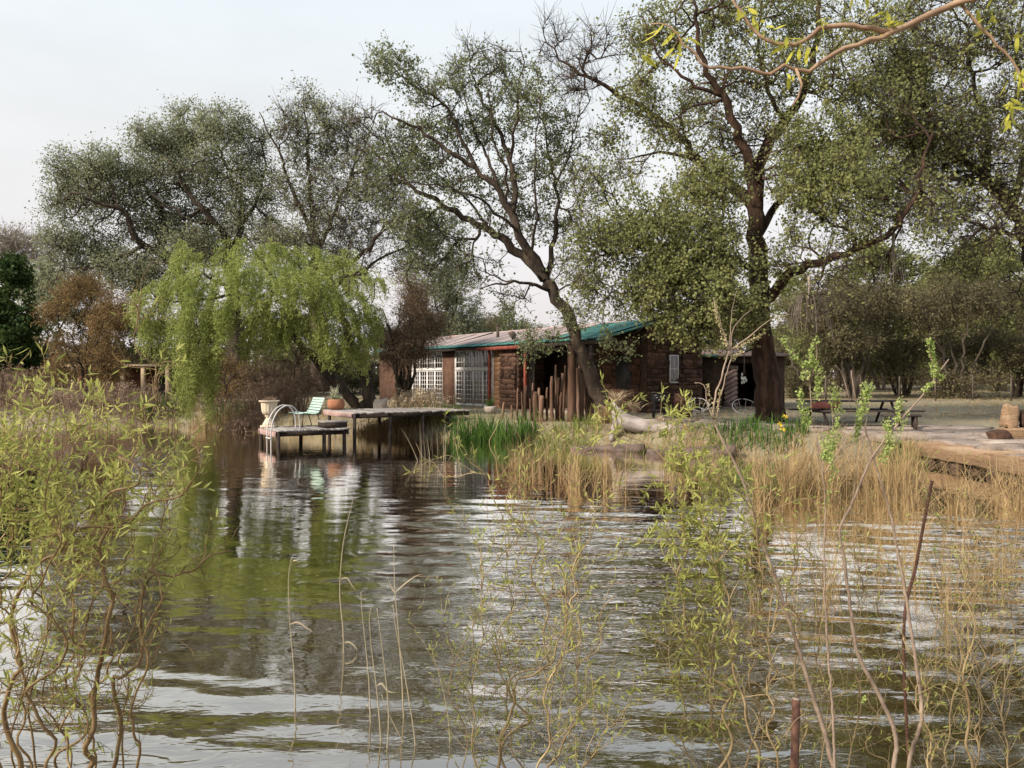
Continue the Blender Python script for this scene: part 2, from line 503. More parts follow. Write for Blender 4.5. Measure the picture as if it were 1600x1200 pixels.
def mat_water():
    m, t, b = nodes_of('murky_pond_water')
    dif = node(t, 'ShaderNodeBsdfDiffuse')
    n0 = node(t, 'ShaderNodeTexNoise', Scale=.25, Detail=3.0)
    t.links.new(coords(t), n0.inputs['Vector'])
    r = node(t, 'ShaderNodeValToRGB')
    r.color_ramp.elements[0].position, r.color_ramp.elements[0].color = .3, (.046, .028, .008, 1)
    r.color_ramp.elements[1].position, r.color_ramp.elements[1].color = .7, (.054, .034, .009, 1)
    t.links.new(n0.outputs['Fac'], r.inputs[0])
    t.links.new(r.outputs[0], dif.inputs['Color'])
    gl = node(t, 'ShaderNodeBsdfGlossy'); gl.inputs['Roughness'].default_value = .025
    gl.inputs['Color'].default_value = (1.0, .96, .90, 1)
    # ripples: wind wavelets running across the pond, a slower swell, and calmer patches
    v1 = coords(t, (1.0, 2.6, 1))
    n1 = node(t, 'ShaderNodeTexNoise', Scale=2.3, Detail=3.0, Roughness=.55, Distortion=.4)
    t.links.new(v1, n1.inputs['Vector'])
    v2 = coords(t, (.55, 1.7, 1))
    n2 = node(t, 'ShaderNodeTexNoise', Scale=.85, Detail=2.0, Roughness=.5)
    t.links.new(v2, n2.inputs['Vector'])
    # wind-ruffled patches lie in the middle of the pond and along the right bank; the rest is calmer
    n3 = node(t, 'ShaderNodeTexNoise', Scale=.45, Detail=3.0)
    vo = coords(t)
    t.links.new(vo, n3.inputs['Vector'])
    patch = None
    for (cx, cy, rx, ry) in ((1.0, 9.0, 2.0, 4.6), (6.8, 8.6, 2.2, 3.2), (-3.6, 4.4, 2.6, 1.2)):
        mp_ = node(t, 'ShaderNodeMapping')
        mp_.inputs['Location'].default_value = (-cx / rx, -cy / ry, 0)
        mp_.inputs['Scale'].default_value = (1 / rx, 1 / ry, 1)
        t.links.new(vo, mp_.inputs[0])
        ln = node(t, 'ShaderNodeVectorMath', operation='LENGTH')
        t.links.new(mp_.outputs[0], ln.inputs[0])
        if patch is None: patch = ln.outputs['Value']
        else:
            mn = node(t, 'ShaderNodeMath', operation='MINIMUM')
            t.links.new(patch, mn.inputs[0]); t.links.new(ln.outputs['Value'], mn.inputs[1])
            patch = mn.outputs[0]
    ad = node(t, 'ShaderNodeMath', operation='MULTIPLY_ADD')
    ad.inputs[1].default_value = 1.3
    t.links.new(n3.outputs['Fac'], ad.inputs[0]); t.links.new(patch, ad.inputs[2])
    pr = node(t, 'ShaderNodeMapRange')
    pr.inputs['From Min'].default_value, pr.inputs['From Max'].default_value = 1.25, 1.95
    pr.inputs['To Min'].default_value, pr.inputs['To Max'].default_value = 1.0, .20
    t.links.new(ad.outputs[0], pr.inputs['Value'])
    m1 = node(t, 'ShaderNodeMath', operation='MULTIPLY')
    t.links.new(n1.outputs['Fac'], m1.inputs[0]); t.links.new(pr.outputs[0], m1.inputs[1])
    m2 = node(t, 'ShaderNodeMath', operation='MULTIPLY_ADD')
    m2.inputs[1].default_value = .25
    t.links.new(n2.outputs['Fac'], m2.inputs[0]); t.links.new(m1.outputs[0], m2.inputs[2])
    bp = node(t, 'ShaderNodeBump', Strength=1.0, Distance=.016)
    t.links.new(m2.outputs[0], bp.inputs['Height'])
    t.links.new(bp.outputs[0], gl.inputs['Normal'])
    fr = node(t, 'ShaderNodeFresnel', IOR=1.9)
    t.links.new(bp.outputs[0], fr.inputs['Normal'])
    mm = node(t, 'ShaderNodeMath', operation='MULTIPLY_ADD'); mm.use_clamp = True
    mm.inputs[1].default_value, mm.inputs[2].default_value = 2.7, .02
    t.links.new(fr.outputs[0], mm.inputs[0])
    ms = node(t, 'ShaderNodeMixShader')
    t.links.new(mm.outputs[0], ms.inputs[0])
    t.links.new(dif.outputs[0], ms.inputs[1]); t.links.new(gl.outputs[0], ms.inputs[2])
    t.links.new(ms.outputs[0], t.nodes['Material Output'].inputs['Surface'])
    return m
M['water'] = mat_water()

def mat_ground():
    m, t, b = nodes_of('dry_grass_and_earth')
    v = coords(t)
    big = node(t, 'ShaderNodeTexNoise', Scale=.18, Detail=5.0, Roughness=.6)
    fine = node(t, 'ShaderNodeTexNoise', Scale=2.2, Detail=8.0, Roughness=.7)
    t.links.new(v, big.inputs['Vector']); t.links.new(v, fine.inputs['Vector'])
    r1 = node(t, 'ShaderNodeValToRGB')
    r1.color_ramp.elements[0].position, r1.color_ramp.elements[0].color = .36, (.115, .075, .045, 1)
    r1.color_ramp.elements[1].position, r1.color_ramp.elements[1].color = .62, (.30, .255, .175, 1)
    e_ = r1.color_ramp.elements.new(.5); e_.color = (.21, .175, .105, 1)
    r2 = node(t, 'ShaderNodeValToRGB')
    r2.color_ramp.elements[0].position, r2.color_ramp.elements[0].color = .3, (.30, .26, .20, 1)
    r2.color_ramp.elements[1].position, r2.color_ramp.elements[1].color = .7, (.165, .145, .080, 1)
    t.links.new(fine.outputs['Fac'], r1.inputs[0]); t.links.new(fine.outputs['Fac'], r2.inputs[0])
    mp = node(t, 'ShaderNodeMapRange')
    mp.inputs['From Min'].default_value, mp.inputs['From Max'].default_value = .42, .6
    t.links.new(big.outputs['Fac'], mp.inputs['Value'])
    mx_ = node(t, 'ShaderNodeMixRGB')
    t.links.new(mp.outputs[0], mx_.inputs['Fac']); t.links.new(r1.outputs[0], mx_.inputs['Color1']); t.links.new(r2.outputs[0], mx_.inputs['Color2'])
    t.links.new(mx_.outputs[0], b.inputs['Base Color'])
    b.inputs['Roughness'].default_value = .95
    b.inputs['Specular IOR Level'].default_value = .1
    bp = node(t, 'ShaderNodeBump', Strength=.7, Distance=.08)
    t.links.new(fine.outputs['Fac'], bp.inputs['Height']); t.links.new(bp.outputs[0], b.inputs['Normal'])
    return m
M['ground'] = mat_ground()

# ------------------------------------------------------------------ ground and water
WAVE = 1.05
POND = np.array([(-70, 41), (-45, 38.5), (-30, 36.5), (-14.5, 35), (-11.2, 32.6), (-9.6, 30.8), (-7.5, 30.2), (-4.6, 29.6), (-2.6, 28.6), (-1.4, 27.2),
                 (0.4, 26.4), (1.5, 24.6), (3.6, 23.2), (5.6, 21.6), (8, 20.9), (10.3, 20.6), (10.8, 18), (11.1, 14), (11.6, 9), (12, 2.6), (3, 2.9), (-6, 2.6), (-30, 3), (-70, 3)], float)

def shore_dist(x, y):
    """Distance to the pond's edge, negative over water."""
    p = np.stack([x, y], -1)
    a, b = POND, np.roll(POND, -1, 0)
    best = np.full(x.shape, 1e9)
    inside = np.zeros(x.shape, bool)
    for (ax, ay), (bx, by) in zip(a, b):
        ab = np.array([bx - ax, by - ay]); ap = p - np.array([ax, ay])
        t = np.clip((ap @ ab) / (ab @ ab), 0, 1)
        d = np.linalg.norm(ap - t[..., None] * ab, axis=-1)
        best = np.minimum(best, d)
        hit = ((ay > y) != (by > y)) & (x < (bx - ax) * (y - ay) / (by - ay + 1e-12) + ax)
        inside ^= hit
    return np.where(inside, -best, best)

def ground_z(x, y):
    x = np.asarray(x, float); y = np.asarray(y, float)
    wob = .25 * np.sin(x * 1.7 + .6 * np.sin(y * 1.3)) + .18 * np.sin(y * 2.3 + x * .9) + .1 * np.sin(x * 5.1 + y * 3.7)
    sd_ = shore_dist(x, y) + wob * .6
    s = np.clip(sd_ / 1.1, 0, 1); s = s * s * (3 - 2 * s)
    land = .04 + .60 * s + .011 * np.clip(sd_ - 3, 0, 70) + .03 * np.sin(x * .9 + 1) * np.sin(y * .7) * s
    lower = np.clip((x - 8.6) / 1.4, 0, 1) * np.clip((26 - y) / 4, 0, 1) * np.clip((y - 5) / 3, 0, 1)
    land = land - .26 * lower * s
    bed = np.maximum(-1.3, sd_ * .45)
    return np.where(sd_ > 0, land, bed)

def gz(x, y):
    return float(ground_z(np.array([x]), np.array([y]))[0])

def axis(lo, a, b, hi, fine, n_lo, n_hi):
    l = a - (a - lo) * np.linspace(1, 0, n_lo, endpoint=False) ** 2
    r = b + (hi - b) * np.linspace(0, 1, n_hi + 1)[1:] ** 2
    return np.concatenate([l, np.arange(a, b, fine), [b], r])

xs = axis(-320, -22, 17, 320, .3, 26, 26)
ys = axis(-60, 1.5, 42, 520, .3, 10, 34)
gx, gy = np.meshgrid(xs, ys)
gzz = ground_z(gx.ravel(), gy.ravel())
nx, ny = len(xs), len(ys)
ii = (np.arange(ny - 1)[:, None] * nx + np.arange(nx - 1)[None]).ravel()
go = link_mesh('ground', np.stack([gx.ravel(), gy.ravel(), gzz], -1), [np.stack([ii, ii + 1, ii + nx + 1, ii + nx], -1)], M['ground'], smooth=True)
tag(go, 'dry grass and bare earth around the pond', 'ground', kind='structure')

# the surface itself carries the wind waves: higher in the ruffled patches, low where it lies calm
wx = np.concatenate([np.linspace(-72, -14, 30, endpoint=False), np.arange(-14, 13.01, .13)])
wy = np.concatenate([[2.0, 2.5], 2.9 * np.exp(np.arange(0, math.log(26 / 2.9), .0078)), np.linspace(26.5, 43, 34)])
WX, WY = np.meshgrid(wx, wy)
rw_ = np.random.default_rng(17)
dm_ = np.full(WX.shape, 9.0)
for (cx, cy, rx, ry) in ((1.0, 9.0, 2.0, 4.6), (6.8, 8.6, 2.2, 3.2), (-3.6, 4.4, 2.6, 1.2)):
    dm_ = np.minimum(dm_, np.hypot((WX - cx) / rx, (WY - cy) / ry))
ns_ = sum(np.sin(WX * rw_.normal(0, .9) + WY * rw_.normal(0, .7) + rw_.uniform(0, 6.3)) for _ in range(8)) / 2.8
ruf = np.clip((1.5 - dm_ - .22 * ns_) / .6, 0, 1); ruf = .15 + .85 * ruf * ruf * (3 - 2 * ruf)
Hh = np.zeros(WX.shape)
for k in range(46):
    lam = rw_.uniform(.24, .85) if k > 5 else rw_.uniform(.9, 1.6)
    th = math.radians(80) + rw_.normal(0, .42)
    kk = 2 * math.pi / lam
    ph = kk * (math.cos(th) * WX + math.sin(th) * WY) + rw_.uniform(0, 6.3)
    grp = .5 + .5 * np.sin(WX * rw_.normal(0, .8) + WY * rw_.normal(0, .5) + rw_.uniform(0, 6.3))   # waves come in short-crested groups
    Hh += .030 / kk * rw_.uniform(.4, 1.2) * grp * np.sin(ph + .35 * np.sin(ph))
fade = np.clip((24 - WY) / 8, 0, 1) * np.clip((WX + 14) / 4, 0, 1)
Hh *= ruf * fade * WAVE
nwx, nwy = len(wx), len(wy)
wi = (np.arange(nwy - 1)[:, None] * nwx + np.arange(nwx - 1)[None]).ravel()
wo = link_mesh('pond_water', np.stack([WX.ravel(), WY.ravel(), Hh.ravel()], -1), [np.stack([wi, wi + 1, wi + nwx + 1, wi + nwx], -1)], M['water'], smooth=True)
tag(wo, 'murky brown green pond water with wind ripples', 'water', kind='structure')

# ------------------------------------------------------------------ house
ROTH = math.atan2(-15, 10)
house = thing('stone_house', 'low stone house with rusty and turquoise corrugated roof and white french doors', 'house', (-6.5, 46, .72), ROTH)
EAVE, RIDGE, SMAX, SMIN, DEEP = 2.93, 3.80, 18.03, -3.0, 5.6
def hbox(name, s0, s1, w0, w1, z0, z1, mat, parent=None, bev=0.0):
    return MB().box(((s0 + s1) / 2, (w0 + w1) / 2, (z0 + z1) / 2), (s1 - s0, w1 - w0, z1 - z0), bev=bev).build(name, M[mat], parent or house)

wl = hbox('front_wall', SMIN, 1.38, .02, .32, -.4, 2.95, 'plaster')
hbox('wall_panel', 5.02, 6.34, .02, .32, -.4, 2.95, 'plaster', wl)
hbox('wall_panel', 1.38, 5.02, .03, .3, 2.86, 2.99, 'plaster', wl)
hbox('wall_panel', 6.34, 10.0, .03, .3, 2.86, 2.99, 'plaster', wl)
bw = hbox('block_wall', 10.08, 10.98, .06, .32, -.4, 2.95, 'mortar')
pw = hbox('stone_pillar', 10.99, 12.33, -.14, .45, -.4, 2.9, 'mortar')
pl = hbox('stone_pilaster', .45, 1.3, -.14, .015, -.4, 2.9, 'mortar')
rw = hbox('return_wall', 10.7, 10.975, .46, 2.38, -.4, 3.2, 'mortar')
vw = hbox('veranda_wall', 10.98, 17.70, 2.40, 2.65, -.4, 3.35, 'mortar')
hbox('veranda_floor', 10.98, 18.0, -.2, 2.39, -.5, -.02, 'slab')
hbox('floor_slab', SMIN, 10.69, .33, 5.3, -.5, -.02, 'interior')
hbox('rear_wall', SMIN, SMAX, DEEP - .28, DEEP, -.4, 2.9, 'plaster')
hbox('end_wall', SMIN - .02, SMIN + .25, .33, DEEP - .29, -.4, 2.9, 'plaster')
def gable_z(w):
    return EAVE + (RIDGE - EAVE) * (1 - abs(w - 2.8) / 3.3) - .08
pts = [(2.40, -.4), (DEEP, -.4), (DEEP, gable_z(DEEP)), (2.8, gable_z(2.8)), (2.40, gable_z(2.4))]
V = [(SMAX - .3, w, z) for w, z in pts] + [(SMAX, w, z) for w, z in pts]
gw = link_mesh('gable_wall', V, [[[4, 3, 2, 1, 0]], [[5, 6, 7, 8, 9]], [[i, (i + 1) % 5, (i + 1) % 5 + 5, i + 5] for i in range(5)]], M['mortar'], house)

# stones, blocks: a few shapes shared by all, each stone an object of its own
STONE_SRC = {}
def stone_mesh(kind, mat, jit):
    lst = STONE_SRC.setdefault(kind, [])
    if not lst:
        for k in range(6):
            me = MB().box((0, 0, 0), (1, 1, 1), bev=.07, jit=jit)
            o = me.build(kind, M[mat]); lst.append(o.data)
            bpy.data.objects.remove(o)
    return lst[RNG.integers(len(lst))]

def lay(parent, kind, mat, u0, u1, z0, z1, place, cw=(.17, .55), ch=(.12, .30), jit=.10, thick=.12, joint=.018, ztop=None, holes=()):
    z = z0
    while z < z1 - .05:
        h = min(RNG.uniform(*ch), z1 - z)
        u = u0
        while u < u1 - .04:
            w = RNG.uniform(*cw)
            if u + w > u1 - .12: w = u1 - u
            uc, zc = u + w / 2, z + h / 2
            ok = all(not (a - .05 < uc < b + .05 and c < zc < d) for a, b, c, d in holes)
            if ztop is not None and z + h > min(ztop(u), ztop(u + w)): ok = False
            if ok:
                o = bpy.data.objects.new(kind, stone_mesh(kind, mat, jit))
                COL.objects.link(o); o.parent = parent
                loc, rot = place(uc, zc)
                o.location = loc
                o.rotation_euler = (RNG.normal(0, .02), RNG.normal(0, .03), rot)
                o.scale = (w - joint, thick * RNG.uniform(.8, 1.25), h - joint)
            u += w
        z += h

lay(gw, 'stone', 'stone', 2.42, DEEP - .02, -.3, 3.7, lambda u, z: ((SMAX + .03, u, z), math.pi / 2), ztop=gable_z, holes=((3.6, 4.25, 1.15, 2.42),))
lay(pw, 'stone', 'stone', 11.0, 12.32, -.3, 2.88, lambda u, z: ((u, -.17, z), 0), cw=(.22, .48), ch=(.15, .26))
lay(pw, 'stone', 'stone', -.12, .44, -.3, 2.88, lambda u, z: ((12.36, u, z), math.pi / 2), cw=(.2, .4), ch=(.15, .26))
lay(pl, 'stone', 'stone', .46, 1.29, -.3, 2.88, lambda u, z: ((u, -.17, z), 0), ch=(.16, .28))
lay(bw, 'stone_block', 'block', 10.09, 10.97, -.3, 2.93, lambda u, z: ((u, .05, z), 0), cw=(.38, .46), ch=(.22, .23), jit=.02, thick=.08)
lay(rw, 'stone', 'stone', .5, 2.36, -.3, 3.1, lambda u, z: ((11.0, u, z), math.pi / 2), thick=.08, holes=((.98, 1.72, .5, 2.3),), cw=(.3, .55), ch=(.2, .3))
lay(vw, 'stone', 'stone', 14.6, 17.68, -.02, 3.2, lambda u, z: ((u, 2.385, z), 0), thick=.08, holes=((16.2, 17.15, .9, 2.4),), cw=(.3, .55), ch=(.2, .3))

# french doors: surround, four glazed leaves below, four fixed lights above
def glazed(parent, name, s0, s1, z0, z1, cols, rows, w=.08, st=.055, mun=.026, rail=None, axis='s', at=0.0):
    b = MB()
    def bar(a0, a1, c0, c1, th):
        if axis == 's': b.box(((a0 + a1) / 2, w, (c0 + c1) / 2), (a1 - a0, th, c1 - c0))
        else: b.box((at, (a0 + a1) / 2, (c0 + c1) / 2), (th, a1 - a0, c1 - c0))
    rail = st if rail is None else rail
    bar(s0, s0 + st, z0, z1, .05); bar(s1 - st, s1, z0, z1, .05)
    bar(s0 + st, s1 - st, z0, z0 + rail, .046); bar(s0 + st, s1 - st, z1 - st, z1, .046)
    a0, a1, c0, c1 = s0 + st, s1 - st, z0 + rail, z1 - st
    for i in range(1, cols):
        x = a0 + (a1 - a0) * i / cols
        bar(x - mun / 2, x + mun / 2, c0, c1, .032)
    for j in range(1, rows):
        z = c0 + (c1 - c0) * j / rows
        bar(a0, a1, z - mun / 2, z + mun / 2, .028)
    f = b.build(name, M['white_paint'], parent)
    if axis == 's': Vg = [(a0, w + .002, c0), (a1, w + .002, c0), (a1, w + .002, c1), (a0, w + .002, c1)]
    else: Vg = [(at + .002, a0, c0), (at + .002, a1, c0), (at + .002, a1, c1), (at + .002, a0, c1)]
    link_mesh('glass_pane', Vg, [np.array([[0, 1, 2, 3]])], M['glass'], parent)
    return f

for s0, s1 in ((1.42, 4.98), (6.38, 9.94)):
    b = MB()
    for x in (s0 - .035, s1 + .035): b.box((x, .1, 1.4), (.07, .14, 2.92))
    b.box(((s0 + s1) / 2, .1, 2.83), (s1 - s0, .14, .06)); b.box(((s0 + s1) / 2, .1, 1.83), (s1 - s0, .15, .09))
    fd = b.build('french_door', M['white_paint'], house)
    w4 = (s1 - s0) / 4
    for k in range(4):
        glazed(fd, 'door_leaf', s0 + k * w4 + .008, s0 + (k + 1) * w4 - .008, -.02, 1.78, 3, 7, rail=.14)
        glazed(fd, 'top_light', s0 + k * w4 + .008, s0 + (k + 1) * w4 - .008, 1.88, 2.795, 3, 3)
    # curtains behind the glass, drawn part way
    for c0, c1 in ((s0 + .02, s0 + .55), (s0 + 1.5, s0 + 2.0), (s1 - .45, s1 - .02)):
        n = 25
        xx = np.linspace(c0, c1, n); yy = .34 + .03 * np.sin(np.arange(n) * 1.9)
        Vc = np.concatenate([np.stack([xx, yy, np.full(n, .02)], -1), np.stack([xx, yy, np.full(n, 2.7)], -1)])
        i = np.arange(n - 1)
        link_mesh('curtain', Vc, [np.stack([i, i + 1, i + n + 1, i + n], -1)], M['curtain'], fd, smooth=True)
aw = MB().box((11.02, 1.35, 1.4), (.05, .78, 1.9)).build('arched_window', M['white_paint'], house)
glazed(aw, 'window_sash', .99, 1.71, .5, 2.3, 2, 4, axis='w', at=11.06, st=.07)
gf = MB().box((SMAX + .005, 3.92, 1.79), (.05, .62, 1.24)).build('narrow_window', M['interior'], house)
glazed(gf, 'window_sash', 3.66, 4.18, 1.2, 2.38, 2, 2, axis='w', at=SMAX + .06, st=.05)
MB().box((16.68, 2.37, 1.65), (.95, .05, 1.5)).build('dark_window', M['iron'], house)  # flat black panel stands in for a dark window
# posts and fascia
hbox('veranda_post', 9.96, 10.07, -.22, -.10, -.3, 2.86, 'red_paint', bev=.01)
hbox('veranda_post', 13.2, 13.32, -.38, -.26, -.3, 2.80, 'red_paint', bev=.01)
hbox('veranda_post', 17.75, 17.9, -.38, -.24, -.3, 2.80, 'plank_dark', bev=.01)
hbox('fascia_board', 9.3, 12.95, -.455, -.415, 2.70, 2.86, 'red_paint')
hbox('fascia_board', SMIN, 9.295, -.455, -.42, 2.76, 2.86, 'plank_dark')
hbox('fascia_board', 12.955, SMAX + .3, -.455, -.42, 2.74, 2.86, 'plank_dark')
# roof: ceiling underneath, corrugated sheets on top
ang = math.atan2(RIDGE - EAVE, 3.3)
SL = math.hypot(3.3, RIDGE - EAVE)
def sheet(length, mat, width=.92, waves=6, amp=.022):
    n = waves * 4 + 1
    x = np.linspace(0, width, n); z = amp * np.cos(np.linspace(0, waves * 2 * math.pi, n))
    Vv = np.concatenate([np.stack([x, np.zeros(n), z], -1), np.stack([x, np.full(n, length), z], -1)])
    i = np.arange(n - 1)
    o = link_mesh('roof_sheet', Vv, [np.stack([i, i + 1, i + n + 1, i + n], -1)], M[mat], smooth=True)
    me = o.data; bpy.data.objects.remove(o)
    return me
m_low, m_up, m_upt, m_back = sheet(.62, 'roof_teal'), sheet(SL - .5, 'roof_rust'), sheet(SL - .5, 'roof_teal'), sheet(SL + .02, 'roof_rust')
cs, ss = math.cos(ang), math.sin(ang)
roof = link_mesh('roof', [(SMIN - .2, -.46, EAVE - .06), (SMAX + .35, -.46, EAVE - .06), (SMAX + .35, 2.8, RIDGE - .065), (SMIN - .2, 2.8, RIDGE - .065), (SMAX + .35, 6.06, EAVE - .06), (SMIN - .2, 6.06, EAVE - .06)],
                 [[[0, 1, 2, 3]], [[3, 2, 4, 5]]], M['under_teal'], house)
ns = 24
for k in range(ns):
    s = SMIN - .25 + k * .90
    for me, w0, up in ((m_low, 0.0, 0.0), (m_upt if s > 14.2 else m_up, .50, .03)):
        o = bpy.data.objects.new('roof_sheet', me); COL.objects.link(o); o.parent = roof
        o.location = (s, -.5 + w0 * cs - up * ss, EAVE + w0 * ss + up * cs + RNG.uniform(-.004, .01))
        o.rotation_euler = (ang + RNG.normal(0, .004), RNG.normal(0, .006), 0)
    o = bpy.data.objects.new('roof_sheet', m_back); COL.objects.link(o); o.parent = roof
    o.location = (s + .92, 6.1, EAVE); o.rotation_euler = (ang, 0, math.pi)
MB().tube([(SMIN - .3, 2.8, RIDGE + .02), (SMAX + .4, 2.8, RIDGE + .02)], .07, 8).build('ridge_cap', M['roof_rust'], roof)
for w0, z0, w1, z1 in ((-.52, EAVE - .02, 2.8, RIDGE - .02), (6.1, EAVE - .02, 2.8, RIDGE - .02)):
    MB().tube([(SMAX + .385, w0, z0 - .03), (SMAX + .385, w1, z1 - .03)], .05, 4).build('verge_board', M['roof_teal'], roof)
fl = MB().tube([(8.64, 1.2, 3.2), (8.64, 1.2, 4.05)], .075, 10).tube([(8.64, 1.2, 4.03), (8.64, 1.2, 4.1)], .1, 10)
fl.build('flue_pipe', M['bark_grey'], roof)

lamp = thing('yard_lamp', 'round hooded yard lamp on a short bracket above the turquoise eave', 'lamp')
lp = P(806, 537, 36.0)
MB().tube([lp, lp + (.02, 0, .25), lp + (-.1, -.05, .42)], .02, 6).build('bracket', M['rust'], lamp)
prof = [(.02, .30), (.09, .28), (.17, .2), (.21, .08), (.22, 0), (.20, 0.0), (.15, .1)]
hood = MB().lathe(prof, 18); Vh = hood.V[0]
ax = math.radians(55); R1 = np.array([[math.cos(ax), 0, math.sin(ax)], [0, 1, 0], [-math.sin(ax), 0, math.cos(ax)]])
hood.V[0] = Vh @ R1.T + lp + (-.26, -.05, .32)
hood.build('hood', M['old_log'], lamp, smooth=True)

# ------------------------------------------------------------------ swimming dock
ROTD = math.atan2(.53, .85)
upper = thing('upper_deck', 'raised plank deck on dark posts reaching over the water', 'deck', (-5.35, 26.6, 0), ROTD)
lower = thing('lower_dock', 'low plank swimming platform with faded pink edge boards', 'dock', (-7.27, 24.4, 0), ROTD)
def planks(parent, nu, width, length, ztop, y0=0.0, over=.06):
    src = None
    for k in range(nu):
        if src is None:
            src = MB().box((0, 0, 0), (width - .022, length, .055), bev=.008, jit=.002).build('plank', M['plank'], parent)
            o = src
        else:
            o = dup(src, parent, (0, 0, 0))
        o.location = ((k + .5) * width, y0 + length / 2 - over * RNG.uniform(.1, 1.0), ztop - .028 + RNG.normal(0, .005))
        o.rotation_euler = (RNG.normal(0, .003), RNG.normal(0, .02), RNG.normal(0, .006))
planks(upper, 20, .225, 3.2, .97)
planks(lower, 11, .215, 2.15, .52)
def beams(parent, L, W, z, posts, h=.14):
    for y in (.12, W - .2): MB().box((L / 2, y, z - .06 - h / 2), (L - .02, .07, h)).build('beam', M['plank_dark'], parent)
    for x in (.10, L / 2, L - .12): MB().box((x, W / 2, z - .062 - h / 2), (.06, W - .6, h - .02)).build('joist', M['plank_dark'], parent)
    for x, y in posts:
        MB().tube([(x, y, -1.2), (x + RNG.normal(0, .01), y, z - .06)], .062, 8, rough=.05).build('post', M['plank_dark'], parent)
beams(upper, 4.5, 3.1, .97, [(.06, .05), (1.35, .05), (2.6, .05), (3.7, .1), (.06, 2.6), (2.0, 2.6)])
beams(lower, 2.36, 2.1, .52, [(.06, .06), (1.5, .06), (2.2, .1), (.0, 1.9), (1.3, 1.9)])
for y0, y1 in ((.03, .92), (.95, 2.05)):
    MB().box((-.035, (y0 + y1) / 2, .39), (.03, y1 - y0, .17), bev=.005).build('edge_board', M['pink_board'], lower)
MB().box((.035 - .06, 1.55, .86), (.03, 2.9, .16), bev=.005).build('edge_board', M['pink_board'], upper)

step = thing('deck_step', 'boxy wooden step between the low dock and raised deck', 'step', (-7.27, 24.4, .53), ROTD)
for k in range(3): MB().box((1.98, .36 + k * .24, .185), (.80, .22, .05), bev=.006, jit=.003).build('tread', M['plank'], step)
MB().box((1.98, .28, .08), (.76, .04, .15)).build('riser', M['plank_dark'], step)
MB().box((1.98, .92, .08), (.76, .04, .15)).build('riser', M['plank_dark'], step)
MB().box((1.62, .60, .08), (.04, .58, .15)).build('riser', M['plank_dark'], step)

lad = thing('pool_ladder', 'white tubular pool ladder hooped over the dock edge', 'ladder', (-7.27, 24.4, 0), ROTD)
for y in (.16, .62):
    arc = [(-.14, y, -.7), (-.14, y, .2), (-.13, y, .55), (-.07, y, .85), (.08, y, 1.12), (.30, y, 1.27), (.52, y, 1.25), (.68, y, 1.08), (.75, y, .85), (.77, y, .5)]
    MB().tube(catmull(arc, .06), .022, 8).build('hoop', M['steel'], lad, smooth=True)
for z in (.27, -.02, -.3):
    MB().box((-.15, .39, z), (.10, .50, .03), bev=.01).build('rung', M['steel'], lad)

def lower_pt(x, y, z):
    ca, sa = math.cos(ROTD), math.sin(ROTD)
    return (-7.27 + ca * x - sa * y, 24.4 + sa * x + ca * y, z)
def upper_pt(x, y, z):
    ca, sa = math.cos(ROTD), math.sin(ROTD)
    return (-5.35 + ca * x - sa * y, 26.6 + sa * x + ca * y, z)

urn = thing('garden_urn', 'tall cream fluted urn with dry plants on the dock corner', 'urn', lower_pt(.22, 1.75, .525))
MB().box((0, 0, .035), (.46, .46, .07), bev=.01).build('plinth', M['urn'], urn)
MB().lathe([(.21, .07), (.20, .12), (.15, .2), (.105, .29), (.095, .33), (.13, .35), (.14, .38), (.11, .40)], 24).build('foot', M['urn'], urn, smooth=True)
MB().lathe([(.11, .39), (.17, .42), (.215, .46), (.235, .52), (.245, .60), (.255, .70), (.265, .80), (.27, .82)], 56, flute=.10, nf=14, fl_range=(.44, .79)).build('bowl', M['urn'], urn, smooth=True)
MB().lathe([(.27, .815), (.32, .84), (.335, .865), (.325, .88), (.28, .88), (.26, .85)], 28).build('rim', M['urn'], urn, smooth=True)
rg = np.random.default_rng(3)
q = rg.uniform(-.2, .2, (90, 3)); q[:, 2] = .86
V, F = blades(q, rg.uniform(.05, .22, 90), .6, .5, .02, rg, 3)
stuffpart(link_mesh('dry_plant', V, [F], M['dead_plant'], urn))

pot = thing('terracotta_pot', 'round terracotta planter with pale spiky succulents on the raised deck', 'planter', upper_pt(.36, 2.75, .972))
MB().lathe([(.20, 0), (.27, .05), (.315, .14), (.32, .22), (.30, .31), (.27, .37), (.255, .385), (.23, .37), (.22, .33)], 32).build('bowl', M['terracotta'], pot, smooth=True)
MB().lathe([(.22, .33), (.12, .345), (.01, .35)], 20).build('soil', M['old_log'], pot)
rg = np.random.default_rng(5)
sb = MB()
for (cx, cy, n, hh) in ((-.08, -.05, 34, .30), (.10, -.08, 30, .26), (.0, .08, 26, .34), (-.12, .05, 18, .5), (-.05, 0, 12, .66)):
    base = np.tile([[cx, cy, .34]], (n, 1)) + rg.normal(0, .02, (n, 3)) * (1, 1, 0)
    V, F = blades(base, rg.uniform(.6, 1, n) * hh, rg.uniform(.2, 1.0, n) * (.25 if hh > .45 else 1), .15, .042, rg, 4, tip=.05)
    sb.add(V, F)
stuffpart(sb.build('succulent', M['succulent'], pot))

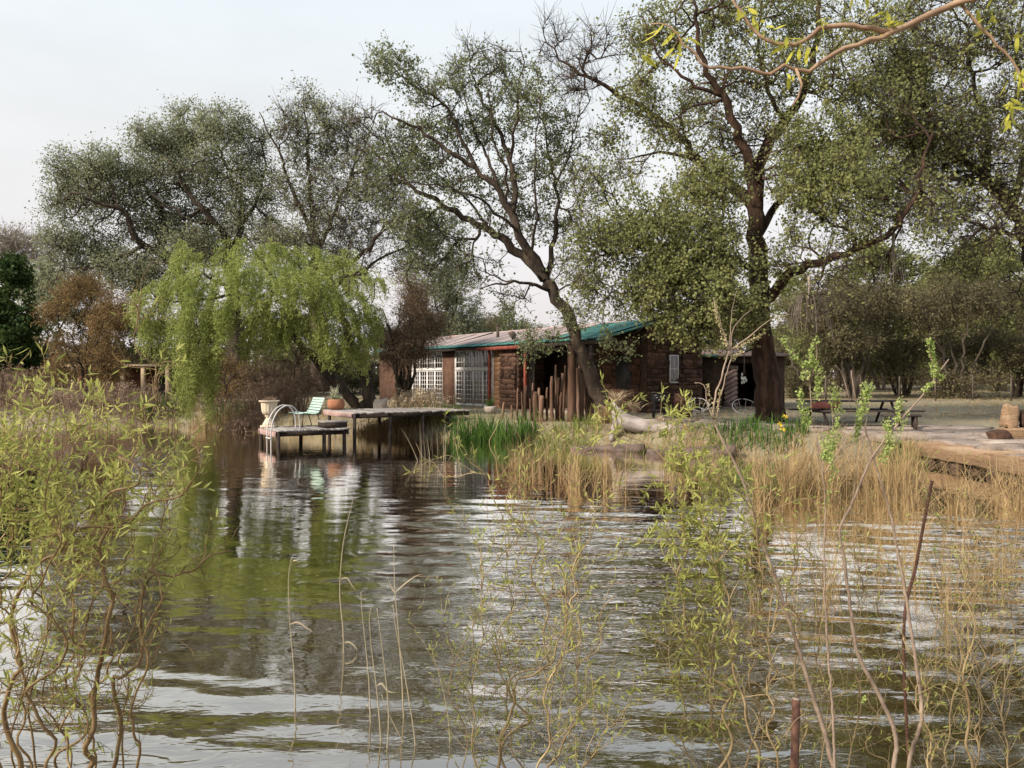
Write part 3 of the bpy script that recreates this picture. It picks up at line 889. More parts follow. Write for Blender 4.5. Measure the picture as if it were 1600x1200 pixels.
bench = thing('slatted_bench', 'small mint green slatted garden seat on the low dock', 'bench', lower_pt(1.62, 1.52, .525), ROTD)
bench.scale = (1.15, 1.08, 1.08)
for i, (x, z, a) in enumerate([(-.52, .415, .15), (-.43, .43, .05), (-.34, .43, -.05), (-.25, .42, -.12), (-.16, .405, -.1), (-.07, .41, .25),
                               (.0, .46, 1.0), (.045, .54, 1.15), (.08, .62, 1.2), (.11, .70, 1.2), (.14, .78, 1.2), (.17, .855, 1.2)]):
    R = np.array([[math.cos(a), 0, -math.sin(a)], [0, 1, 0], [math.sin(a), 0, math.cos(a)]])
    MB().box((x, 0, z), (.068, 1.12, .02), rot=R, bev=.004).build('slat', M['mint_paint'], bench)
for y in (-.46, .46):
    MB().tube(catmull([(-.53, y, .395), (-.35, y, .41), (-.16, y, .385), (-.05, y, .395), (.03, y, .47), (.12, y, .68), (.19, y, .88)], .05), .012, 6).build('side_rail', M['iron'], bench)
    MB().tube([(-.42, y, .40), (-.46, y, 0)], .013, 6).build('leg', M['iron'], bench)
    MB().tube([(-.02, y, .42), (.10, y, 0)], .013, 6).build('leg', M['iron'], bench)

# ------------------------------------------------------------------ palisade of old poles, driftwood, sleepers
pal = thing('pole_palisade', 'uneven palisade of weathered upright poles beside the leaning tree', 'fence')
for px, ty, wpx, Y in [(809, 606, 3.2, 27.6), (821, 603, 6, 27.7), (828, 622, 4, 27.5), (837, 612, 10, 27.3), (847, 618, 8, 27.25), (855, 605, 4.5, 27.4), (862, 588, 6.5, 27.2), (868.5, 570, 4, 27.6),
                       (877, 613, 4.5, 27.3), (883.5, 571, 3.2, 27.7), (893, 540, 14, 27.1), (903, 575, 7, 27.5), (910, 582, 6, 27.3), (918, 590, 7, 27.7), (815, 612, 3, 27.9), (832, 598, 3, 27.9), (842, 606, 5, 27.7), (872, 590, 5, 27.8), (879, 583, 6, 27.9), (898, 560, 9, 27.6), (906, 560, 5, 27.9), (924, 600, 6, 27.9), (788, 628, 4, 28.2), (799, 633, 3, 28.1)]:
    t = P(px, ty, Y); r = wpx / FPX * Y / 2
    z0 = gz(t[0], Y) - .15
    n = 7
    pts_ = np.stack([np.linspace(t[0] + RNG.normal(0, .05), t[0], n) + RNG.normal(0, .008, n), np.full(n, Y) + np.linspace(RNG.normal(0, .05), 0, n), np.linspace(z0, t[2], n)], -1)
    rr = np.full(n, r); rr[-1] *= RNG.uniform(.55, .9); rr[0] *= 1.1
    MB().tube(pts_, rr, 7, rough=.14).build('pole', M['pole'], pal)

dw = thing('driftwood_log', 'silvery curved driftwood trunk lying on the bank beside the leaning tree', 'log')
pd = PL([(962, 640, 0), (972, 655, 0), (995, 664, -.1), (1025, 667, -.3), (1055, 675, -.6), (1080, 690, -.8), (1100, 704, -1.0)], 23.9)
MB().tube(catmull(pd, .12), np.interp(np.linspace(0, 1, len(catmull(pd, .12))), [0, .12, .35, .6, 1], [.15, .235, .215, .19, .11]), 12, rough=.10).build('log_body', M['drift'], dw)
stub = catmull(PL([(972, 655), (964, 640), (958, 628, .1)], 23.9), .1)
root_ = catmull(PL([(968, 650), (962, 665, .1), (955, 690, .2)], 23.9), .1)
MB().tube(root_, np.linspace(.16, .07, len(root_)), 8, rough=.12).build('root_stub', M['drift'], dw)
MB().tube(stub, np.linspace(.11, .04, len(stub)), 8, rough=.1).build('broken_stub', M['drift'], dw)
rg = np.random.default_rng(8)
for (px, py, Y, n, hh) in ((965, 628, 24.1, 90, .5), (992, 640, 24.6, 60, .4), (1032, 662, 23.9, 40, .3)):
    c = P(px, py, Y); base = c + rg.normal(0, .06, (n, 3))
    V, F = blades(base, rg.uniform(.3, 1, n) * hh, rg.uniform(.2, 1.2, n), .8, .035, rg, 4)
    st = MB().add(V, F); g0 = gz(c[0], c[1])
    for k in range(3): st.tube(catmull([(c[0] + rg.normal(0, .06), c[1] + .1, g0), (c[0], c[1], (g0 + c[2]) / 2), c], .15), .014, 4)
    o = st.build('dry_papyrus', M['papyrus'])
    tag(o, {965: 'dry bleached flower head drooping over the raised end of the driftwood', 992: 'small dry bleached plant just right of the driftwood stub', 1032: 'tiny dry plant above the middle of the driftwood'}[px], 'plant')
for (x0, y0, z0), (x1, y1, z1), r, lab in ((P(893, 706, 23.6), P(1005, 703, 22.9), .17, 'dark squared timber edging the bank behind the central reeds'),
                                         (P(1012, 712, 22.0), P(1150, 706, 21.4), .20, 'dark rotting log at the water edge below the driftwood')):
    a_, b_ = np.array([x0, y0, z0]), np.array([x1, y1, z1])
    pp = a_ + np.linspace(0, 1, 9)[:, None] * (b_ - a_) + RNG.normal(0, .02, (9, 3))
    o = MB().tube(pp, r, 9, rough=.12).build('bank_timber', M['old_log'])
    tag(o, lab, 'log')

# ------------------------------------------------------------------ stone ledge and flagstones on the right bank
def rough_slab(name, poly, z0, z1, mat, parent=None, nz_=3, jit=.03, top_mat=None):
    poly = np.asarray(poly, float)
    pp = []
    for a_, b_ in zip(poly, np.roll(poly, -1, 0)):
        n = max(2, int(np.linalg.norm(b_ - a_) / .25))
        for k in range(n): pp.append(a_ + (b_ - a_) * k / n)
    pp = np.array(pp) + RNG.normal(0, jit, (len(pp), 2)); n = len(pp); cen = pp.mean(0)
    zs = np.linspace(z0, z1, nz_ + 1)
    prof = [.98, 1.0, 1.0, .985]
    Vs = []
    for j, z in enumerate(zs):
        k = np.interp(j / nz_, [0, .3, .8, 1], prof)
        ring = cen + (pp - cen) * k + RNG.normal(0, jit * .5, pp.shape)
        Vs.append(np.column_stack([ring, np.full(n, z) + (RNG.normal(0, .008, n) if 0 < j else 0)]))
    V = np.concatenate(Vs)
    i = np.arange(n); i2 = (i + 1) % n
    quads = np.concatenate([np.stack([i + j * n, i2 + j * n, i2 + (j + 1) * n, i + (j + 1) * n], -1) for j in range(nz_)])
    o = link_mesh(name, V, [quads, (i + nz_ * n)[None]], M[mat], parent)
    return o
ledge = thing('stone_ledge', 'broad layered sandstone ledge overhanging the water', 'ledge', (0, 0, 0))
rough_slab('ledge_face', [(10.35, 20.9), (10.45, 17.5), (10.4, 15.6), (10.7, 13.0), (11.3, 9), (15, 9), (15.5, 20.9)], .17, .50, 'slab_face', ledge, 4, .035)
for poly, z0, z1 in (([(10.95, 20.7), (11.1, 18.6), (11.5, 17.4), (14.4, 17.8), (14.6, 20.6)], .47, .545),
                     ([(10.75, 17.1), (11.0, 15.0), (11.3, 13.2), (14.6, 13.4), (14.5, 17.3)], .47, .53),
                     ([(11.9, 20.5), (12.2, 19.0), (14.2, 19.3), (14.4, 20.4)], .53, .60),
                     ([(9.9, 24.0), (10.1, 21.1), (14.8, 21.0), (15, 24.2)], .40, .58),
                     ([(12.4, 17.0), (12.3, 15.2), (14.1, 15.0), (14.2, 16.8)], .52, .58),
                     ([(10.6, 26.6), (10.4, 24.3), (15.0, 24.5), (15.2, 26.4)], .45, .62)):
    rough_slab('slab', poly, z0, z1, 'slab', ledge, 2, .05)
for k in range(22):
    cx, cy = RNG.uniform(11.0, 14.2), RNG.uniform(13.4, 25.5)
    n_ = RNG.integers(4, 7); a_ = np.sort(np.arange(n_) / n_ * 2 * math.pi + RNG.normal(0, .25, n_)); rr_ = RNG.uniform(.25, .9)
    poly = np.stack([cx + rr_ * 1.3 * np.cos(a_), cy + rr_ * .7 * np.sin(a_)], -1)
    zt = .545 + .012 * (cy > 20.8) * 4 + RNG.uniform(.0, .05)
    rough_slab('slab', poly, .45, zt + .02, 'slab', ledge, 2, .03)
for k in range(16):
    x = 10.62 + RNG.uniform(0, .3); y = 12.5 + k * .52
    MB().box((x, y, .05), (.35, .42, RNG.uniform(.18, .3)), bev=.04, jit=.03, rotz=RNG.normal(0, .2)).build('foundation_stone', M['mortar'], ledge)
terr = thing('flagstone_terrace', 'grey flagstones laid in front of the massive tree', 'paving')
for k in range(26):
    x = RNG.uniform(4.9, 9.6); y = RNG.uniform(23.4, 28.2)
    a_ = np.sort(RNG.uniform(0, 2 * math.pi, 6)) ; r = RNG.uniform(.42, .68)
    a_ = np.arange(6) / 6 * 2 * math.pi + RNG.normal(0, .15, 6)
    gx_, gy_ = [(i + .5 * (j % 2)) for i in (k % 5,) for j in (k // 5,)][0], k // 5
    x = 5.0 + gx_ * 1.02; y = 23.7 + gy_ * .86
    poly = np.stack([x + r * 1.0 * np.cos(a_), y + r * .8 * np.sin(a_)], -1)
    g0 = gz(x, y)
    rough_slab('flagstone', poly, g0 - .06, g0 + .05 + RNG.uniform(0, .02), 'slab', terr, 2, .02)

# ------------------------------------------------------------------ shed behind the massive tree
sx0, sx1, sy = P(1098, 600, 36)[0], P(1226, 600, 36)[0], 36.0
gs = gz((sx0 + sx1) / 2, sy) - .05
shed = thing('plank_shed', 'dark shed with a diagonal plank door behind the massive tree', 'shed', ((sx0 + sx1) / 2, sy, gs))
hw = (sx1 - sx0) / 2
dx0, dx1, ox1 = P(1130, 600, 36)[0] - (sx0 + sx1) / 2, P(1153, 600, 36)[0] - (sx0 + sx1) / 2, P(1183, 600, 36)[0] - (sx0 + sx1) / 2
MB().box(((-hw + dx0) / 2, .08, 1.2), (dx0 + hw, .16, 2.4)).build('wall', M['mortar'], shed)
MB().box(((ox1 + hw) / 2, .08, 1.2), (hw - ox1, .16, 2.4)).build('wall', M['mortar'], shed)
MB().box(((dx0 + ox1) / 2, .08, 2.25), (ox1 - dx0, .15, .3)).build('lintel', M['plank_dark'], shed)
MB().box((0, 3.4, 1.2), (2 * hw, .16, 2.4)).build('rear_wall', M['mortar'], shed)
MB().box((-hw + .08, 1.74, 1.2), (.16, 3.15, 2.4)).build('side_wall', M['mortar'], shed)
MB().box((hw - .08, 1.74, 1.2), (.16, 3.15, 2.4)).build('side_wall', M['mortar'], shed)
rf = MB().box((0, 1.6, 2.62), (2 * hw + .5, 4.2, .05), rot=np.array([[1, 0, 0], [0, .995, -.1], [0, .1, .995]])).build('roof', M['old_log'], shed)
MB().box((-hw + .2, -.52, 2.42), (.7, .04, .12)).build('fascia', M['roof_teal'], rf)
dr = MB().box(((dx0 + dx1) / 2, -.02, 1.02), (dx1 - dx0, .03, 2.0)).build('door', M['plank_dark'], shed)
for k in range(9):
    zc = .22 + k * .21
    MB().box(((dx0 + dx1) / 2, -.055, min(zc, 1.9)), ((dx1 - dx0) * .98, .03, .15), rot=np.array([[math.cos(.5), 0, -math.sin(.5)], [0, 1, 0], [math.sin(.5), 0, math.cos(.5)]]) if 0 < k < 8 else None, bev=.006).build('plank', M['door_wood'], dr)
MB().box((((dx0 + ox1) / 2), -.3, .06), (ox1 - dx0 + .5, .5, .12), bev=.02).build('doorstep', M['slab'], shed)

# ------------------------------------------------------------------ objects on the terrace
def ground_at(px, py_guess, Y):
    p = P(px, py_guess, Y); return (p[0], Y, gz(p[0], Y))
gr = thing('barbecue_grill', 'small dark metal barbecue with pale spots against the stone gable', 'grill', ground_at(1030, 640, 28.5))
gr.location.z += .04
MB().box((0, 0, .72), (.52, .42, .34), bev=.04).build('firebox', M['iron'], gr)
MB().box((0, 0, .92), (.60, .48, .035), bev=.01).build('lid', M['bark_grey'], gr)
for x in (-.2, .2):
    for y in (-.15, .15): MB().box((x, y, .27), (.045, .045, .56)).build('leg', M['iron'], gr)
MB().box((0, 0, .28), (.46, .36, .03)).build('shelf', M['iron'], gr)
for x, z in ((-.12, .74), (.02, .78), (.13, .70), (-.04, .66), (.15, .81), (-.16, .83)):
    o = MB().lathe([(.001, 0), (.022, 0), (.022, .01), (.001, .012)], 8).build('vent_plug', M['glassy_white'], gr)
    o.location = (x, -.215, z); o.rotation_euler = (math.pi / 2, 0, 0)
dm = thing('oil_drum', 'rusty brown drum standing against the stone gable next to the barbecue', 'drum', ground_at(1066, 640, 29.2))
MB().lathe([(.29, 0), (.29, .02), (.285, .28), (.30, .30), (.285, .32), (.285, .58), (.30, .60), (.285, .62), (.285, .86), (.295, .88), (.25, .88), (.25, .8)], 24).build('barrel', M['rust'], dm, smooth=True)

def ring_chair(px, Y, lab, size):
    g = ground_at(px, 645, Y)
    t = thing('wire_hoop_chair', lab, 'chair', (g[0], g[1], g[2] + .05), group='round wire chairs on the terrace')
    a_ = np.linspace(0, 2 * math.pi, 37)
    tilt = math.radians(38)
    def circ(r, c, tl):
        return np.stack([r * np.cos(a_), c[1] + r * np.sin(a_) * math.cos(tl), c[2] + r * np.sin(a_) * math.sin(tl)], -1)
    MB().tube(circ(size, (0, 0, .46), tilt), .014, 6, caps=False).build('rim', M['steel'], t)
    MB().tube(circ(size * .55, (0, .03, .26), tilt * .6), .010, 6, caps=False).build('seat_ring', M['steel'], t)
    for k in range(10):
        b = k / 10 * 2 * math.pi
        p0 = np.array([size * math.cos(b), size * math.sin(b) * math.cos(tilt), .46 + size * math.sin(b) * math.sin(tilt)])
        p1 = np.array([size * .55 * math.cos(b), .03 + size * .55 * math.sin(b) * math.cos(tilt * .6), .26 + size * .55 * math.sin(b) * math.sin(tilt * .6)])
        MB().tube([p0, p1], .006, 4).build('spoke', M['steel'], t)
    for b in (.8, 2.3, 3.9, 5.5):
        p1 = np.array([size * .55 * math.cos(b), .03 + size * .55 * math.sin(b) * math.cos(tilt * .6), .26 + size * .55 * math.sin(b) * math.sin(tilt * .6)])
        MB().tube([p1, (p1[0] * 1.25, p1[1] * 1.25, -.03)], .009, 5).build('leg', M['steel'], t)
ring_chair(1164, 26.6, 'pale wire hoop chair just left of the massive trunk', .42)
ring_chair(1092, 28.2, 'dark shaded wire hoop chair between the gable and the thin twigs', .36)

ch = thing('wind_chime', 'pale shell wind chime hanging beside the massive trunk', 'chime')
c0 = P(1163, 552, 26.4); c1 = P(1163, 585, 26.4)
for dx in (-.025, .025): MB().tube([c0 + (0, 0, .05), c1 + (dx, 0, 0)], .006, 4).build('cord', M['twig_dead'], ch)
for k in range(9):
    p = c1 + np.array([RNG.uniform(-.09, .09), RNG.uniform(-.06, .06), RNG.uniform(-.28, .02)])
    MB().lathe([(.004, -.07), (.03, -.03), (.035, .0), (.02, .04), (.004, .06)], 8, c=p).build('shell', M['glassy_white'], ch)
MB().tube(catmull([P(1190, 535, 26.3), P(1175, 545, 26.4), P(1160, 552, 26.4)], .1), .03, 6).build('hanger', M['bark'], ch)

tb = thing('picnic_table', 'low dark picnic table with maroon end board right of the massive trunk', 'table', ground_at(1330, 660, 25.6), math.radians(6))
tw = 160 / FPX * 25.6
for k in range(5): MB().box((0, -.36 + k * .18, .74), (tw, .165, .05), bev=.006, jit=.004).build('top_board', M['table_wood'], tb)
MB().box((-tw * .34, -.47, .63), (tw * .30, .04, .22), bev=.006).build('end_board', M['table_red'], tb)
for y in (-.82, .82):
    for k in range(2): MB().box((.25 if y < 0 else 0, y + (k - .5) * .17, .44), (tw * 1.0, .155, .045), bev=.006).build('seat_board', M['table_wood'], tb)
for x in (-tw * .36, tw * .36):
    MB().box((x, 0, .42), (.07, 1.75, .09)).build('cross_beam', M['table_wood'], tb)
    for sgn in (-1, 1):
        MB().tube([(x + .04, sgn * .22, .72), (x + .04, sgn * .68, -.02)], .05, 4).build('leg', M['table_wood'], tb)
ct = thing('plank_bench', 'low black plank bench standing at the right end of the picnic table', 'bench', ground_at(1408, 660, 24.4), math.radians(-4))
MB().box((0, 0, .42), (1.1, .34, .07), bev=.01).build('seat', M['table_wood'], ct)
for x in (-.4, .4): MB().box((x, 0, .19), (.08, .28, .39)).build('leg', M['table_wood'], ct)

ss_ = thing('rock_bench', 'red brown rough stone bench with an upright boulder back at the terrace edge', 'bench', (P(1585, 680, 20.4)[0], 20.4, .58))
rough = np.random.default_rng(11)
def boulder(c, size, name, mat, parent=None, seed=1, n=10):
    rg_ = np.random.default_rng(seed)
    th = np.linspace(0, math.pi, n); ph = np.arange(n * 2) / (n * 2) * 2 * math.pi
    T, Ph = np.meshgrid(th, ph, indexing='ij')
    d = np.stack([np.sin(T) * np.cos(Ph), np.sin(T) * np.sin(Ph), np.cos(T)], -1)
    K = rg_.normal(size=(10, 3)) * 2.2; ph0 = rg_.uniform(0, 6, 10)
    r = 1 + .16 * np.sin(d @ K.T * 1.3 + ph0).sum(-1) / 2
    d = np.sign(d) * np.abs(d) ** .55
    V = (d * r[..., None] * np.asarray(size)).reshape(-1, 3) + np.asarray(c)
    m_ = n * 2
    i = np.arange(n - 1)[:, None] * m_; k = np.arange(m_)[None]; k2 = (k + 1) % m_
    Fq = np.stack([i + k, i + m_ + k, i + m_ + k2, i + k2], -1).reshape(-1, 4)
    return link_mesh(name, V, [Fq], M[mat], parent)
MB().box((.15, 0, .14), (.9, .55, .28), bev=.03, jit=.02).build('base_block', M['slab_face'], ss_)
boulder((-.12, .05, .52), (.17, .15, .30), 'back_stone', 'slab_face', ss_, 4)
boulder((.35, .1, .50), (.15, .13, .24), 'back_stone', 'stone', ss_, 9)
b_ = boulder((P(1562, 678, 20.1)[0], 20.1, .66), (.24, .2, .13), 'loose_rock', 'stone', None, 14)
tag(b_, 'reddish loose rock lying in front of the rough stone bench', 'rock')

pb = boulder((P(595, 620, 33)[0], 33, gz(P(595, 620, 33)[0], 33) + .28), (.28, .25, .36), 'pale_boulder', 'pebble', None, 21)
tag(pb, 'pale cream boulder beside the willow trunk behind the raised deck', 'rock')
pp_ = thing('door_planter', 'pale stone planter with small green shoots by the french doors', 'planter', tuple(np.array(P(766, 630, 33)) * (1, 1, 0) + (0, 0, gz(P(766, 630, 33)[0], 33))))
MB().lathe([(.18, 0), (.24, .08), (.27, .2), (.25, .28), (.22, .3), (.2, .26)], 20).build('bowl', M['pebble'], pp_, smooth=True)
rg = np.random.default_rng(31)
base = rg.normal(0, .07, (60, 3)); base[:, 2] = .25
V, F = blades(base, rg.uniform(.2, .5, 60), .25, .2, .03, rg, 3)
stuffpart(link_mesh('shoots', V, [F], M['iris'], pp_))

# far pergola by the left lawn
pg = thing('brick_pergola', 'dark brick outbuilding with cream posts beyond the left lawn', 'pergola', (P(215, 600, 53)[0], 53, gz(P(215, 600, 53)[0], 53) - .02))
wtot = 200 / FPX * 53
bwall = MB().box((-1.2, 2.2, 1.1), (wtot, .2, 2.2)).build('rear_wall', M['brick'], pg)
MB().box((-1.2, 1.0, 2.25), (wtot + .6, 3.0, .1)).build('roof', M['plank_dark'], pg)
MB().box((-1.2, -.48, 2.13), (wtot + .5, .08, .16)).build('beam', M['pole_cream'], pg)
for px in (120, 158, 196, 228, 266, 300):
    x = (px - 215) / FPX * 53
    MB().box((x, -.35, 1.02), (.26, .26, 2.06), bev=.02).build('post', M['pole_cream'], pg)
MB().box((.95, 1.9, .95), (1.0, .08, 1.9)).build('doorway', M['iron'], pg)

# ------------------------------------------------------------------ trees
def grow(rng, limbs, lobes, Y0, na, step, depth=.9, pen_low=.35, up=.15):
    """Skeleton drawn limb by limb, then side branches reach for points spread through the crown's lobes."""
    pos, par, rad, limbf, pen, dirs = [], [], [], [], [], []
    chains = []
    for li, (pts, r0, r1) in enumerate(limbs):
        poly = catmull(PL(pts, Y0), step * .7)
        m = len(poly)
        amp = np.minimum(np.arange(m), 4)[:, None] * .012 * step / .45
        poly = poly + rng.normal(0, 1, poly.shape) * amp
        if li:
            d = np.linalg.norm(np.array(pos) - poly[0], axis=1); parent = int(np.argmin(d))
            if d[parent] > .02:
                poly = np.vstack([np.array(pos[parent]), poly])
                m += 1
        else: parent = -1
        rr = r0 + (r1 - r0) * np.linspace(0, 1, m) ** .8
        tt = unit(np.gradient(poly, axis=0))
        chains.append((poly, rr))
        for k in range(m):
            pos.append(poly[k]); par.append(parent if k == 0 else len(pos) - 2); rad.append(rr[k]); limbf.append(True); dirs.append(tt[k])
            pen.append((3.0 if li == 0 else .8) * max(0, pen_low - k / m) / pen_low * (2 if li == 0 else 1))
    nl = len(pos)
    w = np.array([l[2] * l[3] for l in lobes], float); cnt = np.maximum(2, (na * w / w.sum()).astype(int))
    A, D = [], []
    for l, c in zip(lobes, cnt):
        dy = l[5] if len(l) > 5 else rng.uniform(-1, 1) * depth
        cen = P(l[0], l[1], Y0 + dy); s = (Y0 + dy) / FPX
        u = unit(rng.normal(size=(c, 3))) * (rng.uniform(0, 1, (c, 1)) ** .42)
        A.append(cen + u * np.array([l[2] * s, (l[2] + l[3]) * .5 * s * 1.1, l[3] * s])); D.append(np.full(c, l[4] if len(l) > 4 else 1.0))
    A, D = np.concatenate(A), np.concatenate(D)
    N = np.zeros((nl + len(A) * 14, 3)); N[:nl] = pos
    T = np.zeros_like(N); T[:nl] = dirs
    PP = np.zeros(len(N)); PP[:nl] = pen
    par = par + [0] * (len(N) - nl); dens = np.ones(len(N))
    n = nl
    d0 = np.array([np.min(np.linalg.norm(N[:nl] - a, axis=1)) for a in A])
    for ai in np.argsort(d0):
        a = A[ai]
        diff = a - N[:n]; dist = np.linalg.norm(diff, axis=1) + 1e-6
        ca = (diff * T[:n]).sum(1) / dist
        j = int(np.argmin(dist * (1 + .45 * (1 - ca)) + PP[:n]))
        L = dist[j]
        if L < .12: continue
        k = min(14, max(2, int(L / step + .5)))
        t = np.linspace(0, 1, k + 1)[1:, None]
        ctrl = N[j] + T[j] * L * .45 + np.array([0, 0, up * L])
        q = (1 - t) ** 2 * N[j] + 2 * t * (1 - t) * ctrl + t ** 2 * a
        q = q + rng.normal(0, .06 * step, q.shape)
        if n + k > len(N): break
        N[n:n + k] = q
        T[n:n + k] = unit(np.diff(np.vstack([N[j], q]), axis=0))
        PP[n:n + k] = PP[j] + .22 * L * t[:, 0] + .02
        par[n] = j
        for z in range(1, k): par[n + z] = n + z - 1
        dens[n:n + k] = D[ai]
        n += k
    N, T, par, dens = N[:n], T[:n], np.array(par[:n]), dens[:n]
    tips = np.zeros(n)
    child = np.zeros(n, int); np.add.at(child, par[nl:], 1)
    tips[nl:][child[nl:] == 0] = 1
    for i in range(n - 1, nl - 1, -1): tips[par[i]] += tips[i]
    R = np.zeros(n); R[:nl] = rad
    return dict(N=N, T=T, par=par, dens=dens, tips=tips, R=R, nl=nl, chains=chains)

def tree(name, label, limbs, lobes, Y0, seed, na=420, step=.5, rtip=.012, leaf=(.11, .085), per=9, twigs=3, tl=(.35, .8), bark='bark', leafmat='poplar_leaf',
         cat='tree', group=None, depth=.9, twigmat=None, sides=10, spread=.07, leafdir=0.0, up=.15, base=None, twr=.0045, twup=.25, pen_low=.35, twseg=2):
    rng = np.random.default_rng(seed)
    g = grow(rng, limbs, lobes, Y0, na, step, depth, pen_low, up)
    N, T, par, nl = g['N'], g['T'], g['par'], g['nl']
    b0 = g['chains'][0][0][0]
    root = thing(name, label, cat, tuple(b0), group=group)
    mb = MB()
    for k, (poly, rr) in enumerate(g['chains']):
        if k == 0:
            rr = rr.copy(); rr[0] *= 1.35; rr[1:3] *= [1.15, 1.05][:len(rr[1:3])]
        mb.tube(poly, rr, sides if k < 4 else 7, rough=.07)
    R = np.minimum(rtip * np.maximum(g['tips'], 1) ** .5, .16)
    R[:nl] = g['R'][:nl]
    for i in range(nl, len(N)): R[i] = min(R[i], R[par[i]] * .92)
    idx = np.arange(nl, len(N)); pr = par[idx]
    r1 = R[idx]; r0 = np.minimum(R[pr], r1 * 1.3)
    p0 = N[pr]; p1 = N[idx] + T[idx] * (r1 * .5)[:, None]
    V, F = prisms(p0, p1, r0, r1, 5)
    mb.add(V, F)
    mb.build('trunk', M[bark], root, world=True, smooth=True)
    # twigs
    sel = idx[g['tips'][idx] <= 3]
    o = np.repeat(sel, twigs)
    L = rng.uniform(tl[0], tl[1], len(o))
    d = unit(T[o] * .7 + rng.normal(0, .75, (len(o), 3)) + np.array([0, 0, twup]))
    mid = N[o] + d * (L * .5)[:, None]
    d2 = unit(d + rng.normal(0, .35, d.shape) + np.array([0, 0, twup * .6]))
    end = mid + d2 * (L * .5)[:, None]
    tw = MB()
    if twseg == 2:
        tw.add(*prisms(N[o], mid, np.full(len(o), twr * 1.5), np.full(len(o), twr), 3))
        tw.add(*prisms(mid, end, np.full(len(o), twr), np.full(len(o), twr * .5), 3))
    else:
        mid = N[o] + d * (L * .5)[:, None]; d2 = d
        tw.add(*prisms(N[o], N[o] + d * L[:, None], np.full(len(o), twr * 1.4), np.full(len(o), twr * .5), 3))
    stuffpart(tw.build('twigs', M[twigmat or 'twig'], root, world=True))
    keep = np.repeat(np.arange(len(o)), int(per * 1.6 + .5))
    keep = keep[rng.uniform(0, 1, len(keep)) < g['dens'][o[keep]] * .625]
    t = rng.uniform(.15, 1.05, len(keep))
    lp_ = np.where(t[:, None] < .5, N[o[keep]] + d[keep] * (L[keep] * t)[:, None], mid[keep] + d2[keep] * (L[keep] * (t - .5))[:, None])
    lp_ = lp_ + rng.normal(0, spread, lp_.shape)
    ld = rng.normal(size=lp_.shape) + np.array([0, 0, -.35 + leafdir]) + d[keep] * .4
    ls = rng.uniform(.65, 1.25, len(keep))
    V, F = leaf_quads(lp_, ld, leaf[0] * ls, leaf[1] * ls, rng)
    stuffpart(link_mesh('crown', V, [F], M[leafmat], root, world=True))
    return root

